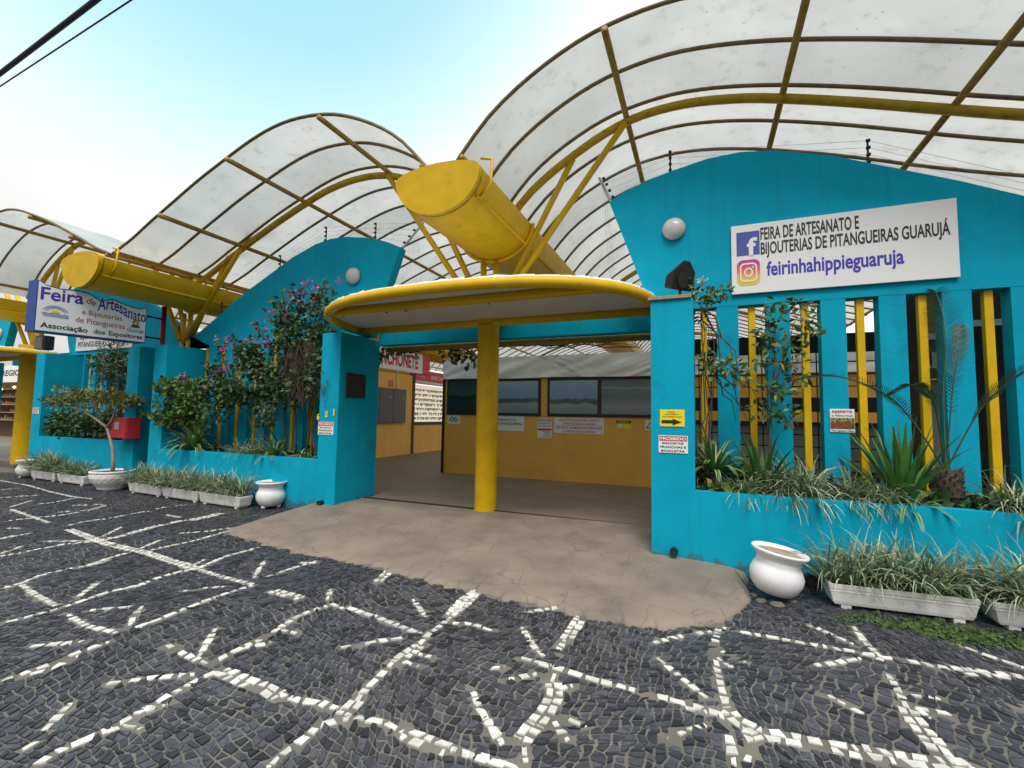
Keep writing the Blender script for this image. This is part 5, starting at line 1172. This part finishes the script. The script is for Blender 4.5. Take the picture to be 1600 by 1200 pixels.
fl = [(P_(x, y, 6.35+rnd(-.1, .1)), (.07, .05, .05), n) for x, y, n in ((486, 436, 10), (478, 442, 8), (468, 455, 16), (452, 462, 18), (478, 455, 14), (492, 450, 14), (528, 438, 16), (424, 485, 10), (444, 490, 12), (416, 498, 8), (415, 513, 7), (355, 530, 30), (350, 545, 30), (364, 540, 16), (358, 560, 16), (336, 530, 10), (385, 533, 16), (345, 577, 22), (398, 535, 12), (415, 540, 12), (330, 590, 12), (356, 575, 14), (492, 470, 14), (470, 470, 12), (420, 530, 10))]
tw = [(P_(rnd(440, 512), rnd(530, 610), 6.35), (.22, .16, .16), 24) for _ in range(17)]
leafy('large bougainvillea with pink flowers and dry twigs against the left entrance pier', cs, .115, ('leaf_dark', 'leaf_grey', 'leaf_dark', 'leaf'), st_+sprays, 'flowering_bush', base=L_(440, 6.7), stem_r=.022, flowers=fl, twig=tw, aspect=.6)
strap_plant('striped rosette hanging over the wall below the bright green bush', L_(303, 6.5)+Vector((0, 0, .1)), 44, .62, .042, 1.8, ['strap', 'cream_stripe'], (.2, 1.35), name='dracaena')
strap_plant('striped rosette near the dry grass by the left entrance pier', L_(428, 6.55)+Vector((0, 0, .04)), 34, .50, .04, 1.7, ['strap', 'cream_stripe'], (.2, 1.35), name='dracaena')
for px, n, L, lab in ((365, 80, .34, 'thin striped grass between the two striped rosettes'), (388, 80, .32, 'thin striped grass just left of the second rosette'), (470, 60, .25, 'dry pale grass in the corner of the left planter')):
    grass_clump(lab, L_(px, 6.5), n, L)
for px, lab in ((345, 'small leafy plant behind the first striped rosette'), (400, 'small leafy plant behind the second striped rosette'), (470, 'small leafy plant beside the left entrance pier'), (270, 'small dark plant in the left corner of the bush planter')):
    leafy(lab, [(L_(px, 6.75)+Vector((dx, rnd(-.1, .1), .12)), (.13, .1, .12), 40) for dx in (-.15, 0, .15)], .10, ('leaf_dark', 'leaf'), None, 'leafy_plant', base=L_(px, 6.75), cat='plant', aspect=.5)
# --- far planter
def F_(px, py, Y=6.75): return onY(px, py, Y)
leafy('clipped dark hedge plant at the left end of the far planter', [(F_(rnd(78, 118), rnd(650, 684), 6.65+rnd(-.2, .2)), (.22, .18, .16), 50) for _ in range(36)], .11, ('leaf', 'leaf_dark'), None, base=(F_(98, 690).x, 6.65, .76))
leafy('dark hedge plant behind the small tree trunk', [(F_(rnd(118, 196), rnd(650, 686), 6.75+rnd(-.2, .2)), (.22, .18, .18), 50) for _ in range(50)], .12, ('leaf_dark', 'leaf_dark', 'leaf'), None, base=(F_(150, 690).x, 6.75, .76))
cs = [(F_(rnd(150, 204), rnd(545, 600), 6.7+rnd(-.2, .2)), (.16, .15, .16), 26) for _ in range(50)]
leafy('thin dark oleander with narrow leaves under the hanging market sign', cs, .17, ('leaf_dark', 'leaf_dark', 'leaf_grey'), [wander((F_(175, 690).x+.05*k, 6.75, .76), F_(155+10*k, 560, 6.7), 7, .06) for k in range(5)], base=(F_(175, 690).x, 6.75, .76), aspect=.2, stem_r=.02)
# --- creeper under the lintel
cs = [(P_(x, y, 7.75), (.16, .10, .10), n) for x, y, n in ((585, 552, 40), (592, 560, 34), (604, 548, 26), (618, 546, 26), (632, 548, 30), (645, 552, 18), (702, 548, 30), (715, 552, 34), (728, 556, 34), (736, 566, 24), (706, 560, 16), (740, 552, 20))]
st_ = [wander((-5.9, 7.75, 2.9), (-.8, 7.75, 2.92), 22, .07) for _ in range(4)] + [wander((-3.0, 7.75, 2.9), (-.9, 7.8, 2.75+.04*k), 12, .07) for k in range(4)]
leafy('creeper with hanging leaves along the entrance beam', cs, .12, ('leaf_dark', 'leaf'), st_, 'creeper', base=(-5.9, 7.75, 2.9), stem_r=.014, cat='vine')

# ------------------------------------------------------------------ moss and weeds on the pavement
def moss(label, pts, n, rad, size=.035):
    m = MB()
    for _ in range(n):
        px, py = random.choice(pts); c = onZ(px+rnd(-rad, rad)*1.6, py+rnd(-rad, rad)*.35, SIDE_Z+.004)
        if c.y > (YR if c.x > 0 else YL): continue
        leaves_at(m, c+Vector((0, 0, .012)), 3, (.03, .03, .012), size, aspect=.9, up=1.2)
    o = mesh_obj('moss', m, 'moss'); kind(o, 'stuff'); o['label'] = label; o['category'] = 'weeds'
moss('green weeds along the right flower boxes', [(1400, 975), (1440, 985), (1480, 992), (1520, 1000), (1560, 1005), (1600, 1010), (1450, 978), (1500, 990), (1560, 996), (1340, 968)], 520, 20, .036)
moss('moss in front of the left flower boxes', [(240, 780), (270, 785), (300, 790), (330, 797), (370, 800), (90, 752), (60, 748), (110, 757), (255, 776), (380, 803)], 420, 22, .02)
print('objects', len(bpy.data.objects), 'polys', sum(len(x.polygons) for x in bpy.data.meshes))
